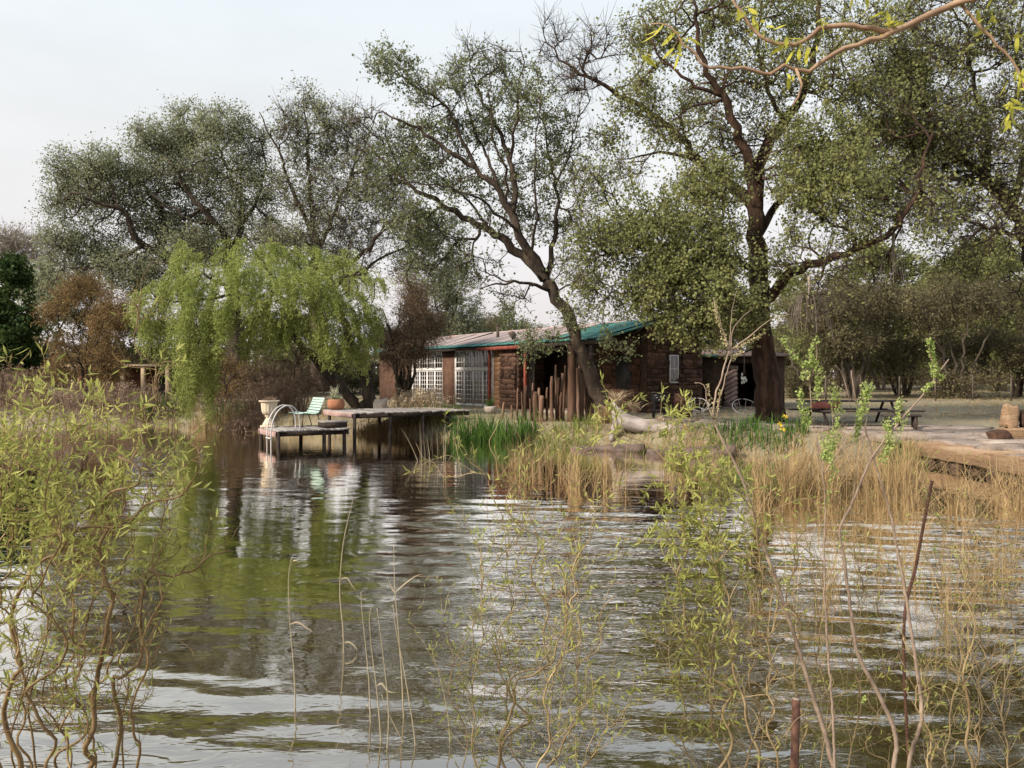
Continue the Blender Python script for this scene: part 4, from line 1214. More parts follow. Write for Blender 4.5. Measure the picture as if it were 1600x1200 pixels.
# leaning tree in the middle
tree('leaning_tree', 'leaning tree with sparse crown in front of the house', [
    ([(948, 662), (938, 622), (925, 590), (908, 550), (893, 510), (880, 480), (862, 455), (852, 437)], .29, .18),
    ([(852, 437), (835, 415), (800, 386, .2), (765, 360, .5), (735, 346, .8), (700, 325, 1.0), (655, 300, 1.2), (612, 262, 1.4), (572, 222, 1.6)], .20, .03),
    ([(850, 430), (830, 395, -.2), (812, 365, -.4), (800, 335, -.5), (780, 300, -.5), (745, 265, -.6), (700, 236, -.8), (655, 200, -1.0), (615, 182, -1.2)], .19, .03),
    ([(800, 335, -.5), (805, 300, -.2), (797, 250, .2), (778, 200, .5), (752, 150, .8), (732, 105, 1.0)], .13, .025),
    ([(797, 250, .2), (806, 195, -.3), (812, 140, -.6), (818, 100, -.8)], .07, .02),
    ([(852, 437), (862, 400, .3), (868, 350, .6), (868, 290, .7), (854, 230, .9), (848, 180, 1.0)], .11, .02),
    ([(868, 290, .7), (888, 245, .4), (898, 195, .2), (925, 150)], .05, .015),
    ([(862, 455), (835, 446, -.4), (790, 441, -.9), (752, 452, -1.4)], .09, .02),
    ([(745, 265, -.6), (720, 210, -.2), (695, 165, .3), (650, 135, .6), (608, 98, .8)], .08, .02),
    ([(780, 300, -.5), (760, 240, .3), (735, 180, .6), (722, 130, .8)], .08, .02),
    ([(765, 360, .5), (735, 318, .9), (700, 290, 1.3), (660, 250, 1.6)], .06, .015),
    ([(812, 365, -.4), (775, 330, -1.0), (730, 305, -1.5), (680, 285, -1.9), (630, 285, -2.2)], .06, .015),
    ([(790, 320, -.5), (790, 270, -1.0), (770, 215, -1.4), (765, 150, -1.6), (770, 95, -1.7)], .06, .012),
    ([(830, 395, -.2), (838, 340, -.6), (835, 280, -.9), (838, 215, -1.1), (850, 150, -1.1)], .06, .012),
    ([(900, 525), (865, 530, -.5), (835, 545, -.8), (815, 560, -1)], .04, .012),
    ([(905, 545), (925, 525, .4), (960, 535, .6), (985, 560, .6)], .035, .012),
    ], [(604, 100, 34, 32, 1.1), (640, 130, 32, 28, .9), (690, 145, 50, 36, .55), (735, 120, 46, 38, .5), (790, 130, 44, 40, .6), (835, 155, 36, 46, .9), (868, 205, 26, 42, .9), (760, 195, 70, 50, .8), (690, 215, 60, 46, .75),
        (625, 225, 46, 34, .45), (595, 262, 34, 30, .7), (650, 270, 56, 36, .9), (720, 285, 60, 38, .7), (850, 275, 36, 50, .85), (885, 260, 24, 40, .6), (790, 290, 50, 50, .6), (835, 350, 34, 46, .6), (770, 350, 40, 30, .4),
        (680, 345, 50, 34, .9), (640, 345, 36, 30, .8), (700, 395, 56, 40, .55), (660, 420, 40, 36, .5), (880, 420, 26, 40, .5), (905, 500, 34, 26, .7), (850, 530, 36, 22, .8), (825, 550, 20, 16, .9), (960, 545, 26, 24, .9), (900, 130, 30, 44, .05), (760, 85, 60, 20, .08), (905, 240, 26, 60, .12), (905, 330, 26, 40, .3), (570, 190, 40, 30, .08), (600, 300, 50, 36, .5), (740, 420, 50, 30, .35), (915, 430, 26, 40, .5), (890, 340, 30, 40, .6), (800, 460, 30, 26, .4)],
    26.9, 101, na=900, step=.42, rtip=.0115, leaf=(.092, .076), per=7, twigs=4, twr=.006, tl=(.3, .8), spread=.06)

# massive tree
tree('massive_tree', 'massive old tree with thick red brown trunk beside the terrace', [
    ([(1203, 672), (1202, 640), (1198, 600), (1195, 560), (1190, 520), (1186, 470), (1184, 420), (1182, 370), (1180, 320), (1179, 292)], .50, .23),
    ([(1181, 330), (1176, 285, -.1), (1165, 235, -.3), (1148, 200, -.6), (1128, 150, -.9), (1105, 112, -1.2), (1092, 60, -1.5), (1080, 0, -1.6)], .24, .04),
    ([(1181, 325), (1184, 275, .1), (1196, 228, .3), (1226, 190, .6), (1250, 158, .8), (1265, 110, 1.0), (1276, 60, 1.2), (1282, 0, 1.2), (1290, -50, 1.2)], .26, .05),
    ([(1181, 330), (1150, 292, .6), (1100, 262, 1.2), (1062, 212, 1.4), (1020, 178, 1.2), (985, 155, 1.0), (930, 126, .8), (885, 98, .8), (845, 58, .9)], .21, .02),
    ([(1184, 425), (1140, 402, -1.0), (1080, 384, -1.8), (1010, 382, -2.4), (940, 400, -2.6), (900, 395, -2.6)], .15, .02),
    ([(1188, 480), (1235, 430, -1.2), (1290, 405, -2.0), (1350, 385, -2.6), (1400, 350, -2.8), (1432, 305, -2.6), (1442, 262, -2.4), (1455, 205, -2.2)], .20, .03),
    ([(1182, 372), (1225, 308, 1.0), (1290, 262, 1.6), (1345, 225, 2.0), (1400, 190, 2.2)], .16, .03),
    ([(1100, 262, 1.2), (1075, 245, 1.6), (1030, 240, 2.0), (970, 250, 2.2)], .10, .02),
    ([(1226, 190, .6), (1200, 140, .8), (1185, 80, 1.0), (1190, 10, 1.2)], .10, .03),
    ([(1265, 110, 1.0), (1310, 70, .6), (1350, 20, .4)], .08, .02),
    ([(1128, 150, -.9), (1075, 130, -1.2), (1035, 90, -1.4), (1005, 40, -1.4)], .08, .02),
    ([(1188, 490), (1150, 470, -1.6), (1100, 470, -2.4), (1060, 480, -2.8)], .10, .02),
    ([(1290, 405, -2.0), (1280, 440, -2.6), (1265, 470, -3.0)], .05, .015),
    ], [(955, 215, 34, 30, .8), (930, 300, 36, 46, .5, -1.5), (950, 460, 40, 30, .6, -2.6), (915, 440, 30, 30, .5, -2.6), (1000, 150, 46, 46, .9), (1010, 60, 50, 50, .9), (1080, 30, 60, 50, .9), (1160, 20, 60, 50, .8), (1240, 30, 60, 50, .8), (1100, 170, 56, 46, .7), (1050, 210, 46, 36, .8), (1160, 110, 60, 46, .7), (1230, 110, 46, 46, .6), (1300, 120, 50, 56, .7), (1340, 50, 56, 50, .7),
        (985, 262, 46, 24, .35), (1100, 300, 64, 46, 1.5, -1.5), (1010, 350, 60, 50, 1.6, -2.4), (960, 395, 50, 36, .9, -2.6), (920, 380, 30, 40, .8, -2.6), (1060, 390, 64, 46, 1.6, -2.4), (1120, 350, 50, 40, 1.1, -2.0), (1060, 450, 66, 44, 1.6, -2.8), (1120, 470, 56, 40, 1.5, -2.8), (1030, 490, 30, 20, .8, -2.8),
        (1275, 235, 72, 56, 1.6, -1.5), (1320, 290, 76, 50, 1.5, -2.2), (1260, 320, 50, 40, 1.1, -2.2), (1340, 350, 70, 40, .7, -2.6), (1400, 300, 50, 50, .7), (1230, 400, 40, 40, .7, -2), (1290, 420, 60, 40, .25, -2.5), (1380, 420, 60, 30, .4), (1440, 230, 46, 50, .6), (1090, 505, 66, 30, 1.5, -2.8), (1035, 470, 60, 36, 1.3, -2.8), (1145, 495, 50, 36, 1.3, -2.6), (1050, 420, 70, 40, 1.2, -2.2), (1130, 420, 50, 40, .9, -2.4), (1180, 200, 70, 50, .4), (1215, 260, 50, 40, .5), (1370, 240, 60, 60, .8), (1420, 110, 56, 60, .7), (1480, 200, 50, 60, .5), (1130, 250, 50, 40, .5), (1450, 330, 50, 50, .6, -2.6), (1370, 150, 60, 60, .7), (870, 70, 40, 40, 0.0), (930, 90, 40, 50, .02), (895, 130, 50, 26, 0.0), (1270, 480, 30, 40, .1, -3.0), (1400, 180, 56, 50, .6)],
    26.4, 202, na=2200, step=.46, rtip=.0125, leaf=(.098, .082), per=7, twigs=4, tl=(.35, .95), twr=.0065, bark='bark_red', leafmat='big_leaf', sides=16, spread=.075, twseg=1)

# tree at the right edge
tree('edge_tree', 'dark leaning tree cut off by the right edge of the view', [
    ([(1665, 668), (1650, 560), (1628, 450), (1606, 372), (1582, 322), (1560, 295), (1535, 270)], .45, .22),
    ([(1535, 270), (1500, 245, -.4), (1470, 205, -.8), (1440, 160, -1), (1425, 100, -1.2)], .14, .03),
    ([(1540, 275), (1545, 220, .4), (1530, 160, .8), (1515, 90, 1), (1510, 20, 1.1)], .13, .03),
    ([(1582, 322), (1600, 260, .6), (1605, 180, 1), (1590, 90, 1.2), (1600, 0, 1.2)], .15, .03),
    ([(1606, 372), (1560, 360, -1), (1500, 340, -1.8), (1450, 345, -2.2)], .10, .02),
    ([(1535, 270), (1495, 278, -.6), (1450, 275, -1.2), (1400, 290, -1.6), (1360, 310, -2)], .08, .02),
    ], [(1400, 70, 60, 56, .7), (1450, 110, 56, 56, .6), (1510, 70, 60, 56, .6), (1580, 60, 56, 60, .7), (1440, 190, 50, 40, .5), (1520, 170, 60, 50, .45), (1590, 160, 40, 56, .6), (1500, 260, 50, 40, .4), (1580, 260, 40, 50, .5), (1480, 330, 60, 36, .45), (1550, 360, 50, 40, .5), (1400, 300, 46, 40, .2), (1610, 420, 40, 50, .5), (1460, -10, 70, 40, .7), (1570, -20, 70, 40, .7), (1470, 260, 60, 50, .6), (1540, 230, 60, 60, .5), (1420, 220, 50, 60, .5), (1560, 310, 50, 40, .5), (1510, 400, 60, 36, .4)],
    27.5, 303, na=1250, step=.48, rtip=.0135, leaf=(.115, .095), per=4, twigs=4, tl=(.4, 1.1), twr=.007, leafmat='big_leaf', spread=.08, twseg=1)

# background poplars, left
tree('spreading_tree', 'broad grey green tree whose crown reaches farthest left over the lawn', [
    ([(300, 612), (297, 540), (290, 470), (275, 420), (250, 392)], .55, .34),
    ([(250, 392), (222, 384, -.5), (205, 355, -1), (188, 325, -1.5), (150, 318, -2), (110, 300, -2.4)], .30, .05),
    ([(250, 392), (255, 350, .8), (240, 310, 1.2), (205, 280, 1.6), (170, 262, 2)], .24, .05),
    ([(222, 384, -.5), (190, 400, -1.6), (140, 420, -2.4), (90, 415, -2.8)], .16, .04),
    ([(275, 420), (285, 370, 1), (290, 320, 1.6)], .2, .05),
    ], [(118, 275, 40, 34, 1), (165, 262, 40, 30, 1), (105, 325, 30, 34, .7), (150, 315, 44, 40, .7), (205, 290, 40, 40, .8), (225, 345, 44, 36, .7), (100, 385, 40, 30, .9), (150, 395, 50, 36, 1), (200, 425, 56, 36, 1), (120, 430, 50, 30, .6), (250, 420, 50, 40, .8), (300, 390, 50, 34, .7)],
    50, 404, na=760, step=.75, rtip=.021, leaf=(.125, .10), per=11, twigs=4, twseg=1, tl=(.5, 1.2), leafmat='poplar_far', spread=.2, twr=.008)
tree('domed_tree', 'round domed grey green tree rising behind the weeping willow', [
    ([(372, 612), (368, 520), (364, 440), (358, 385)], .6, .4),
    ([(358, 385), (338, 350, -.6), (308, 322, -1), (285, 285, -1.4), (262, 245, -1.8)], .28, .05),
    ([(360, 400), (378, 350, .6), (372, 300, .8), (350, 250, 1), (330, 205, 1.2)], .26, .05),
    ([(378, 350, .6), (402, 310, .4), (415, 260, .2), (410, 215, 0)], .18, .04),
    ([(338, 350, -.6), (300, 345, -1.6), (262, 320, -2.2), (235, 300, -2.4)], .16, .04),
    ], [(235, 225, 34, 34, .9), (270, 230, 40, 40, 1), (300, 205, 46, 34, 1), (350, 205, 46, 36, 1), (395, 225, 36, 40, .6), (300, 265, 56, 36, .9), (360, 265, 50, 36, .7), (250, 285, 44, 36, .9), (330, 320, 56, 36, .7), (410, 300, 40, 46, .7), (270, 345, 50, 34, .8), (390, 350, 46, 34, .8), (330, 385, 60, 30, .8), (430, 375, 40, 30, .7)],
    51, 505, na=820, step=.75, rtip=.021, leaf=(.125, .10), per=11, twigs=4, twseg=1, tl=(.5, 1.2), leafmat='poplar_far', spread=.2, twr=.008)
tree('twiggy_tree', 'tall thin twiggy tree between the domed tree and the leaning tree', [
    ([(500, 612), (496, 520), (492, 430), (490, 360)], .5, .3),
    ([(490, 360), (486, 300, .4), (482, 240, .6), (478, 190, .8), (474, 145, .8)], .22, .03),
    ([(490, 370), (462, 310, -.6), (440, 250, -1), (420, 205, -1.2), (405, 175, -1.2)], .18, .03),
    ([(492, 400), (525, 330, .6), (550, 270, 1), (570, 225, 1.2), (585, 190, 1.2)], .2, .03),
    ([(493, 440), (545, 410, -.5), (575, 385, -1), (605, 352, -1.4), (640, 330, -1.8)], .24, .06),
    ([(493, 455), (560, 425, .5), (600, 400, .8), (640, 385, 1)], .18, .05),
    ], [(478, 158, 18, 26, .9), (515, 190, 34, 34, .6), (455, 200, 40, 40, .35), (545, 215, 40, 40, .5), (490, 240, 50, 40, .6), (580, 250, 40, 44, .3), (545, 290, 50, 40, .45), (470, 300, 46, 40, .7), (600, 310, 44, 50, .15), (510, 340, 50, 36, .5), (575, 360, 56, 36, .35), (630, 270, 34, 40, .3), (640, 350, 36, 40, .4), (470, 380, 50, 34, .7), (540, 400, 60, 34, .35)],
    49, 606, na=760, step=.75, rtip=.018, leaf=(.145, .11), per=5, twigs=5, twseg=1, tl=(.6, 1.4), leafmat='poplar_far', spread=.2, twr=.010, bark='bark')

# ------------------------------------------------------------------ weeping willow
def willow():
    rng = np.random.default_rng(909)
    Y0 = 33.0
    limbs = [([(582, 640), (574, 605), (562, 570), (548, 535), (535, 495), (520, 455)], .30, .12),
             ([(560, 638), (538, 610), (515, 585), (485, 555, -.3), (450, 520, -.6), (415, 490, -.8), (370, 455, -1.0), (320, 435, -1.2)], .26, .05),
             ([(450, 520, -.6), (440, 470, -.2), (420, 420, .2), (390, 385, .3)], .12, .03),
             ([(535, 495), (500, 450, .6), (465, 415, .8), (430, 390, .8)], .11, .03),
             ([(520, 455), (545, 430, -.6), (575, 430, -1)], .08, .03),
             ([(370, 455, -1), (320, 470, -1.4), (270, 470, -1.6), (235, 470, -1.6)], .08, .02),
             ([(415, 490, -.8), (370, 510, -1.6), (330, 530, -2)], .07, .02)]
    lobes = [(295, 395, 42, 18, 1), (385, 390, 60, 22, 1), (450, 392, 56, 24, 1), (520, 410, 48, 24, 1), (565, 440, 36, 28, 1, -1.2), (400, 425, 70, 30, 1, -2.2), (310, 435, 62, 30, 1, -1.6), (250, 455, 44, 26, 1, -1.2), (226, 480, 22, 28, 1, -.6), (255, 510, 32, 30, 1, -1.2),
             (330, 490, 56, 40, 1, -2.4), (320, 545, 40, 40, 1, -2.2), (305, 590, 22, 34, 1, -1.6), (375, 470, 50, 34, 1, -2.6), (480, 440, 60, 32, 1, -2.6), (520, 475, 56, 34, 1, -2.4), (565, 490, 30, 40, 1, -1.8), (500, 520, 40, 30, 1, -2.2), (555, 535, 28, 30, 1, -1.4), (420, 420, 70, 28, 1, 2), (510, 430, 60, 28, 1, 2), (400, 520, 40, 26, .6, -1.6), (440, 470, 54, 34, 1, -2.2), (450, 505, 40, 26, 1, -1.6), (420, 500, 40, 30, 1, .6), (345, 590, 18, 30, 1, -1.6)]
    g = grow(rng, limbs, lobes, Y0, 1000, .5, 1.0, .5, .2)
    N, T, par, nl = g['N'], g['T'], g['par'], g['nl']
    root = thing('weeping_willow', 'bright yellow green weeping willow leaning over the pond', 'tree', tuple(g['chains'][0][0][0]))
    mb = MB()
    for poly, rr in g['chains']: mb.tube(poly, rr, 10, rough=.08)
    idx = np.arange(nl, len(N)); R = np.minimum(.008 * np.maximum(g['tips'], 1) ** .5, .1)
    V, F = prisms(N[par[idx]], N[idx], R[idx] * 1.2, R[idx], 4); mb.add(V, F)
    mb.build('trunk', M['bark'], root, world=True, smooth=True)
    o = np.repeat(idx[g['tips'][idx] <= 3], 2)
    S = len(o)
    out = unit((N[o] - P(430, 470, Y0)) * np.array([1, 1, 0]) + rng.normal(0, .4, (S, 3)) * np.array([1, 1, 0]))
    # strands on the outer flanks hang longer
    px = N[o][:, 0] / N[o][:, 1] * FPX + 800
    Lmax = np.interp(px, [210, 240, 300, 340, 380, 470, 520, 600], [.9, 1.2, 1.7, 1.6, 1.0, .85, 1.0, .9])
    L = Lmax * rng.uniform(.25, 1.15, S)
    K = 4
    t = np.linspace(0, 1, K + 1)
    sway = rng.normal(0, .12, (S, 3)) * np.array([1, 1, 0])
    C = N[o][:, None] + out[:, None] * (.38 * np.sqrt(t))[None, :, None] + sway[:, None] * (t ** 2)[None, :, None] + np.array([0, 0, 1.])[None, None] * ((.12 * np.sin(t * 3.1) * (t < .5)) - 0)[None, :, None]
    C[..., 2] -= L[:, None] * (t ** 1.35)[None]
    zmin = .18
    C[..., 2] = np.maximum(C[..., 2], zmin + rng.uniform(0, .5, (S, 1)))
    p0, p1 = C[:, :-1].reshape(-1, 3), C[:, 1:].reshape(-1, 3)
    V, F = prisms(p0, p1, np.full(len(p0), .004), np.full(len(p0), .003), 3)
    stuffpart(MB().add(V, F).build('strands', M['iris_lime'], root, world=True))
    per = 9
    k = np.repeat(np.arange(len(p0)), per)
    k = k[rng.uniform(0, 1, len(k)) < np.clip(L[k // K] / K / .22, .45, 1)]
    u = rng.uniform(0, 1, (len(k), 1))
    pos = p0[k] + (p1[k] - p0[k]) * u + rng.normal(0, .035, (len(k), 3))
    d = np.stack([rng.normal(0, .7, len(k)), rng.normal(0, .7, len(k)), rng.normal(-.55, .45, len(k))], -1)
    V, F = leaf_quads(pos, d, rng.uniform(.10, .19, len(k)), rng.uniform(.024, .038, len(k)), rng)
    stuffpart(link_mesh('crown', V, [F], M['willow_leaf'], root, world=True))
willow()

# ------------------------------------------------------------------ shrubs and background trees
def bushy(name, label, px, Y, wpx, toppx, seed, leafmat, n=260, leaf=(.10, .05), per=9, twigs=4, stems=5, bark='bark', cat='shrub', group=None, basey=None, hollow=.25, twup=.25, step=.5, low=.3, tl=(.3, .8)):
    rng = np.random.default_rng(seed)
    s = Y / FPX
    X = (px - 800) * s
    g0 = gz(X, Y) - .05
    by = HZ + (CAMZ - g0) / s
    h = by - toppx
    limbs = []
    for k in range(stems):
        a = (k + .5) / stems * 2 - 1
        tx = px + a * wpx * .33 + rng.normal(0, wpx * .05)
        ty = by - h * rng.uniform(.55, .8)
        dy = rng.uniform(-1, 1) * wpx * .3 * s
        x0 = px + a * wpx * .05
        limbs.append(([(x0, by, dy * .1), (px + a * wpx * .12, by - h * .22, dy * .3), (px + a * wpx * .2 + rng.normal(0, 3), by - h * .42, dy * .7), (tx, ty, dy)], .0042 * h * s * rng.uniform(3.4, 5), .02))
    lobes = []
    for k in range(16):
        a = rng.uniform(0, 2 * math.pi); rr = rng.uniform(.2, 1) ** .5 * .36
        zc = rng.uniform(low + .08, .9)
        wz = math.sqrt(max(.08, 1 - abs(zc - .55) ** 2 * 4.2))
        lobes.append((px + math.cos(a) * rr * wpx * wz, by - h * zc, wpx * rng.uniform(.13, .2), h * rng.uniform(.09, .15), rng.uniform(.6, 1.1), math.sin(a) * rr * wpx * s * wz))
    return tree(name, label, limbs, lobes, Y, seed + 1, na=n, step=step, rtip=.008, leaf=leaf, per=per, twigs=twigs, tl=tl, bark=bark, leafmat=leafmat, cat=cat, group=group, sides=7, spread=.07, twr=.005, twup=twup, pen_low=.4, twseg=1)

bushy('rusty_shrub', 'round rusty brown shrub on the far bank left of the weeping willow', 135, 41, 180, 428, 11, 'rust_leaf', n=380, leaf=(.12, .045), per=13, twigs=5, low=.18, cat='shrub')
bushy('reddish_shrub', 'reddish twiggy shrub at the left corner of the house', 632, 37, 125, 420, 21, 'reddish_leaf', n=300, leaf=(.075, .035), per=9, twigs=6, low=.3, stems=7, tl=(.4, 1.0), twup=.5)
bushy('evergreen_tree', 'dark green leafy tree at the left edge behind the rusty shrub', 8, 47, 120, 392, 31, 'dark_leaf', n=360, leaf=(.24, .16), per=10, twigs=4, cat='tree', low=.12)
bushy('backdrop_tree', 'dull olive tree crowding behind the rusty shrub', 60, 58, 190, 400, 41, 'poplar_far', n=260, leaf=(.2, .13), per=9, cat='tree', low=.15, step=.8)
bushy('house_gum_tree', 'dark gum tree showing above the left part of the roof', 725, 56, 90, 448, 51, 'poplar_far', n=220, leaf=(.17, .09), per=10, cat='tree', low=.15, step=.7)
bushy('pale_thicket_tree', 'pale grey green tree right behind the reddish shrub', 682, 52, 170, 330, 61, 'poplar_far', n=420, leaf=(.13, .09), per=8, twigs=5, cat='tree', low=.15, step=.7, tl=(.5, 1.3))
bushy('roof_tree', 'slender young tree standing behind the ridge of the house roof', 800, 50, 60, 470, 71, 'poplar_leaf', n=120, leaf=(.13, .1), per=6, cat='tree', low=.2, stems=2)
bushy('undergrowth_shrub', 'brown leafless shrub under the weeping willow', 440, 36, 150, 540, 81, 'reddish_leaf', n=220, leaf=(.08, .04), per=5, twigs=6, low=.12, stems=7, tl=(.3, .9))
bushy('willow_shade_shrub', 'dark shrub in the shade between willow and pergola', 345, 39, 130, 555, 91, 'rust_leaf', n=200, leaf=(.10, .05), per=7, low=.1)

# thicket on the far side of the field: three kinds, each tree an individual
def copy_tree(src, X, Y, label, rz, sc_, group):
    r = src.copy(); COL.objects.link(r)
    r.location = (X, Y, gz(X, Y) - .05); r.rotation_euler = (0, 0, rz); r.scale = (sc_[0], sc_[0], sc_[1])
    r['label'] = label; r['group'] = group
    for ch_ in src.children:
        c_ = ch_.copy(); COL.objects.link(c_); c_.parent = r
    return r
GS = 'scrub trees across the field'
S1 = bushy('scrub_tree', 'dense olive scrub tree straight behind the picnic table', 1335, 46, 190, 430, 1000, 'scrub_leaf', n=340, leaf=(.15, .085), per=7, twigs=5, stems=5, bark='bark_grey', cat='tree', group=GS, low=.06, step=.6, tl=(.4, 1.1))
S2 = bushy('scrub_tree', 'broad scrub tree straight above the sandstone ledge', 1500, 45, 200, 424, 1010, 'scrub_leaf', n=340, leaf=(.15, .085), per=7, twigs=5, stems=4, bark='bark_grey', cat='tree', group=GS, low=.04, step=.6, tl=(.4, 1.1))
S3 = bushy('scrub_tree', 'lighter green tree rising behind the scrub row', 1560, 58, 230, 400, 1020, 'big_leaf', n=300, leaf=(.21, .14), per=11, twigs=5, stems=3, bark='bark_grey', cat='tree', group=GS, low=.06, step=.7, tl=(.5, 1.2))
for src, px, Y, rz, sc_, lab in ((S2, 1258, 47, 1.1, (.8, .85), 'olive scrub tree just right of the massive trunk across the field'),
                                 (S1, 1418, 50, 2.4, (1.0, .95), 'scrub tree between the picnic table and the ledge'),
                                 (S1, 1590, 47, 4.0, (1.05, 1.0), 'tall scrub tree behind the rough stone bench'),
                                 (S2, 1670, 44, 2.0, (.9, .9), 'scrub tree cut by the right edge above the rough stone bench'),
                                 (S2, 1115, 54, 3.3, (1.1, .95), 'scrub tree behind the plank shed'),
                                 (S3, 1395, 62, 2.2, (1.0, .9), 'hazy olive tree farthest behind the picnic table'),
                                 (S3, 1270, 60, 4.1, (.9, .8), 'pale tree farthest back beside the massive trunk'),
                                 (S1, 1000, 58, .8, (1.0, .8), 'scrub tree showing above the roof ridge'),
                                 (S2, 905, 60, 5.0, (1.0, .7), 'low scrub tree behind the middle of the roof'),
                                 (S1, 300, 60, 5.5, (1.2, .9), 'scrub tree far behind the weeping willow'),
                                 (S2, 470, 58, .4, (1.2, .9), 'dull scrub tree behind the willow trunks'),
                                 (S1, 190, 62, 3.0, (1.2, .95), 'scrub tree behind the brick outbuilding'),
                                 (S3, 1320, 66, 1.2, (1.25, 1.2), 'tallest olive tree on the skyline behind the picnic table'),
                                 (S3, 1490, 64, 3.4, (1.3, 1.2), 'tall olive tree on the skyline above the ledge'),
                                 (S3, 1640, 60, 5.2, (1.3, 1.25), 'tall olive tree on the skyline at the right edge'),
                                 (S1, 800, 68, 1.9, (1.2, .9), 'faint scrub tree behind the flue pipe'),
                                 (S2, 580, 60, 2.7, (1.1, .8), 'scrub tree behind the left gable of the house')):
    copy_tree(src, (px - 800) / FPX * Y, Y, lab, rz, sc_, GS)

# far wood on the skyline, one mass
rng = np.random.default_rng(77)
pos_, L_ = [], []
for kx in range(150):
    X = rng.uniform(-95, 95); Y = rng.uniform(72, 96)
    h = rng.uniform(4.0, 7.5) if X > 12 else rng.uniform(3.5, 6.0)
    r = rng.uniform(2.4, 4.0); n = 210
    u = unit(rng.normal(size=(n, 3))) * rng.uniform(.4, 1, (n, 1)) ** .5
    c = np.array([X, Y, gz(X, Y) + h * .45])
    pos_.append(c + u * np.array([r, r, h * .52]))
pos_ = np.concatenate(pos_)
V, F = leaf_quads(pos_, rng.normal(size=pos_.shape), rng.uniform(.5, 1.0, len(pos_)), rng.uniform(.3, .6, len(pos_)), rng)
tag(link_mesh('far_woods', V, [F], M['scrub_leaf']), 'far belt of scrubby woods along the skyline', 'woods', kind='stuff')

# bare pinkish trees far left, above the shrubs
tree('bare_tree', 'far bare pinkish tree at the left edge above the evergreen', [([(40, 600), (42, 500), (40, 430), (36, 395)], .3, .12), ([(40, 430), (20, 390), (5, 370)], .1, .03), ([(40, 420), (60, 385), (75, 365)], .1, .03)],
     [(20, 385, 40, 26, .1), (60, 385, 40, 26, .1), (5, 400, 30, 30, .3)], 66, 707, na=150, step=.9, rtip=.02, leaf=(.2, .15), per=5, twigs=5, tl=(.8, 1.8), leafmat='poplar_far', twr=.014, twigmat='twig_dead', bark='twig_dead')

# hanging dead twigs on the massive tree
def dead_hang(px, py, Y, n, L, spread, lab):
    rng = np.random.default_rng(int(px))
    c = P(px, py, Y)
    mb = MB()
    for i in range(n):
        a = rng.uniform(0, 2 * math.pi); l = L * rng.uniform(.5, 1)
        d = np.array([math.cos(a) * spread, math.sin(a) * spread * .5, 0])
        q = [c + d * .15, c + d * .7 * l + (0, 0, .12 * l), c + d * l + (0, 0, -.35 * l), c + d * 1.15 * l + rng.normal(0, .05, 3) + (0, 0, -.85 * l)]
        mb.tube(catmull(q, .12), .0075, 3, caps=False)
    mb.tube(catmull([c + (.15, .3, .75), c + (.12, .2, .35), c], .1), np.linspace(.05, .025, len(catmull([c + (.15, .3, .75), c + (.12, .2, .35), c], .1))), 6)
    o = mb.build('dead_branch', M['twig_dead'])
    tag(o, lab, 'branch')
dead_hang(1262, 470, 23.4, 46, 1.25, .55, 'drooping spray of pale dead twigs hanging right of the massive trunk')
dead_hang(1120, 505, 23.8, 30, .8, .7, 'pale dead twigs hanging over the stone gable')
dead_hang(1395, 400, 23.8, 16, 1.3, .3, 'long pale dead twigs dangling above the picnic table')

# ------------------------------------------------------------------ reeds, irises and bank plants
def clump(name, lab, cat, px0, px1, py, n, hpx, mat, seed, width=.014, lean=.18, curve=.35, dY=.8, group=None, Y=None, hvar=(.45, 1.0), tufts=0, seg=4, onland=False):
    rng = np.random.default_rng(seed)
    Yb = FPX * (CAMZ - (.35 if onland else 0.0)) / (py - HZ) if Y is None else Y
    px = px0 + (px1 - px0) * np.clip(rng.beta(1.3, 1.3, n) + rng.normal(0, .03, n), -.05, 1.05)
    Yv = Yb + rng.uniform(-.5, .5, n) * dY
    if tufts:
        tp = px0 + (px1 - px0) * rng.uniform(0, 1, tufts); ty_ = Yb + rng.uniform(-.5, .5, tufts) * dY
        ti = rng.choice(tufts, n, p=(lambda w: w / w.sum())(rng.uniform(.2, 1.6, tufts)))
        loose = rng.uniform(0, 1, n) < .18
        px = np.where(loose, px, tp[ti] + rng.normal(0, 4.5, n)); Yv = np.where(loose, Yv, ty_[ti] + rng.normal(0, .12, n))
        hvar_t = rng.uniform(.65, 1.1, tufts)[ti]
    else: hvar_t = 1.0
    X = (px - 800) / FPX * Yv
    z = np.maximum(ground_z(X, Yv), -.25) - .03
    h = hpx / FPX * Yb * rng.uniform(*hvar, n) * hvar_t - np.minimum(z, 0)
    V, F = blades(np.stack([X, Yv, z], -1), h, np.abs(rng.normal(0, lean, n)) + (rng.uniform(0, 1, n) < .1) * .6, rng.normal(0, curve, n) * (1 + 1.6 * (rng.uniform(0, 1, n) < .15)), width * rng.uniform(.6, 1.3, n), rng, seg)
    o = link_mesh(name, V, [F], M[mat])
    tag(o, lab, cat, group, kind='stuff' if mat == 'iris_lime' else None)
    return o
G = 'dry reed clumps along the water edge'
clump('reed_clump', 'dry tan reeds standing in the water left of the dark squared timber', 'reeds', 792, 885, 738, 210, 80, 'reed', 1, tufts=9, group=G, dY=1.4)
clump('reed_clump', 'dry tan reeds in front of the dark squared timber', 'reeds', 893, 985, 758, 200, 88, 'reed', 2, tufts=9, group=G, dY=1.4)
clump('reed_clump', 'dry reeds in front of the rotting log', 'reeds', 1030, 1150, 742, 170, 84, 'reed', 3, tufts=10, group=G, dY=1.4)
clump('reed_clump', 'tall dense dry reeds below the massive trunk', 'reeds', 1180, 1300, 772, 540, 124, 'reed', 4, tufts=14, group=G, dY=2.2)
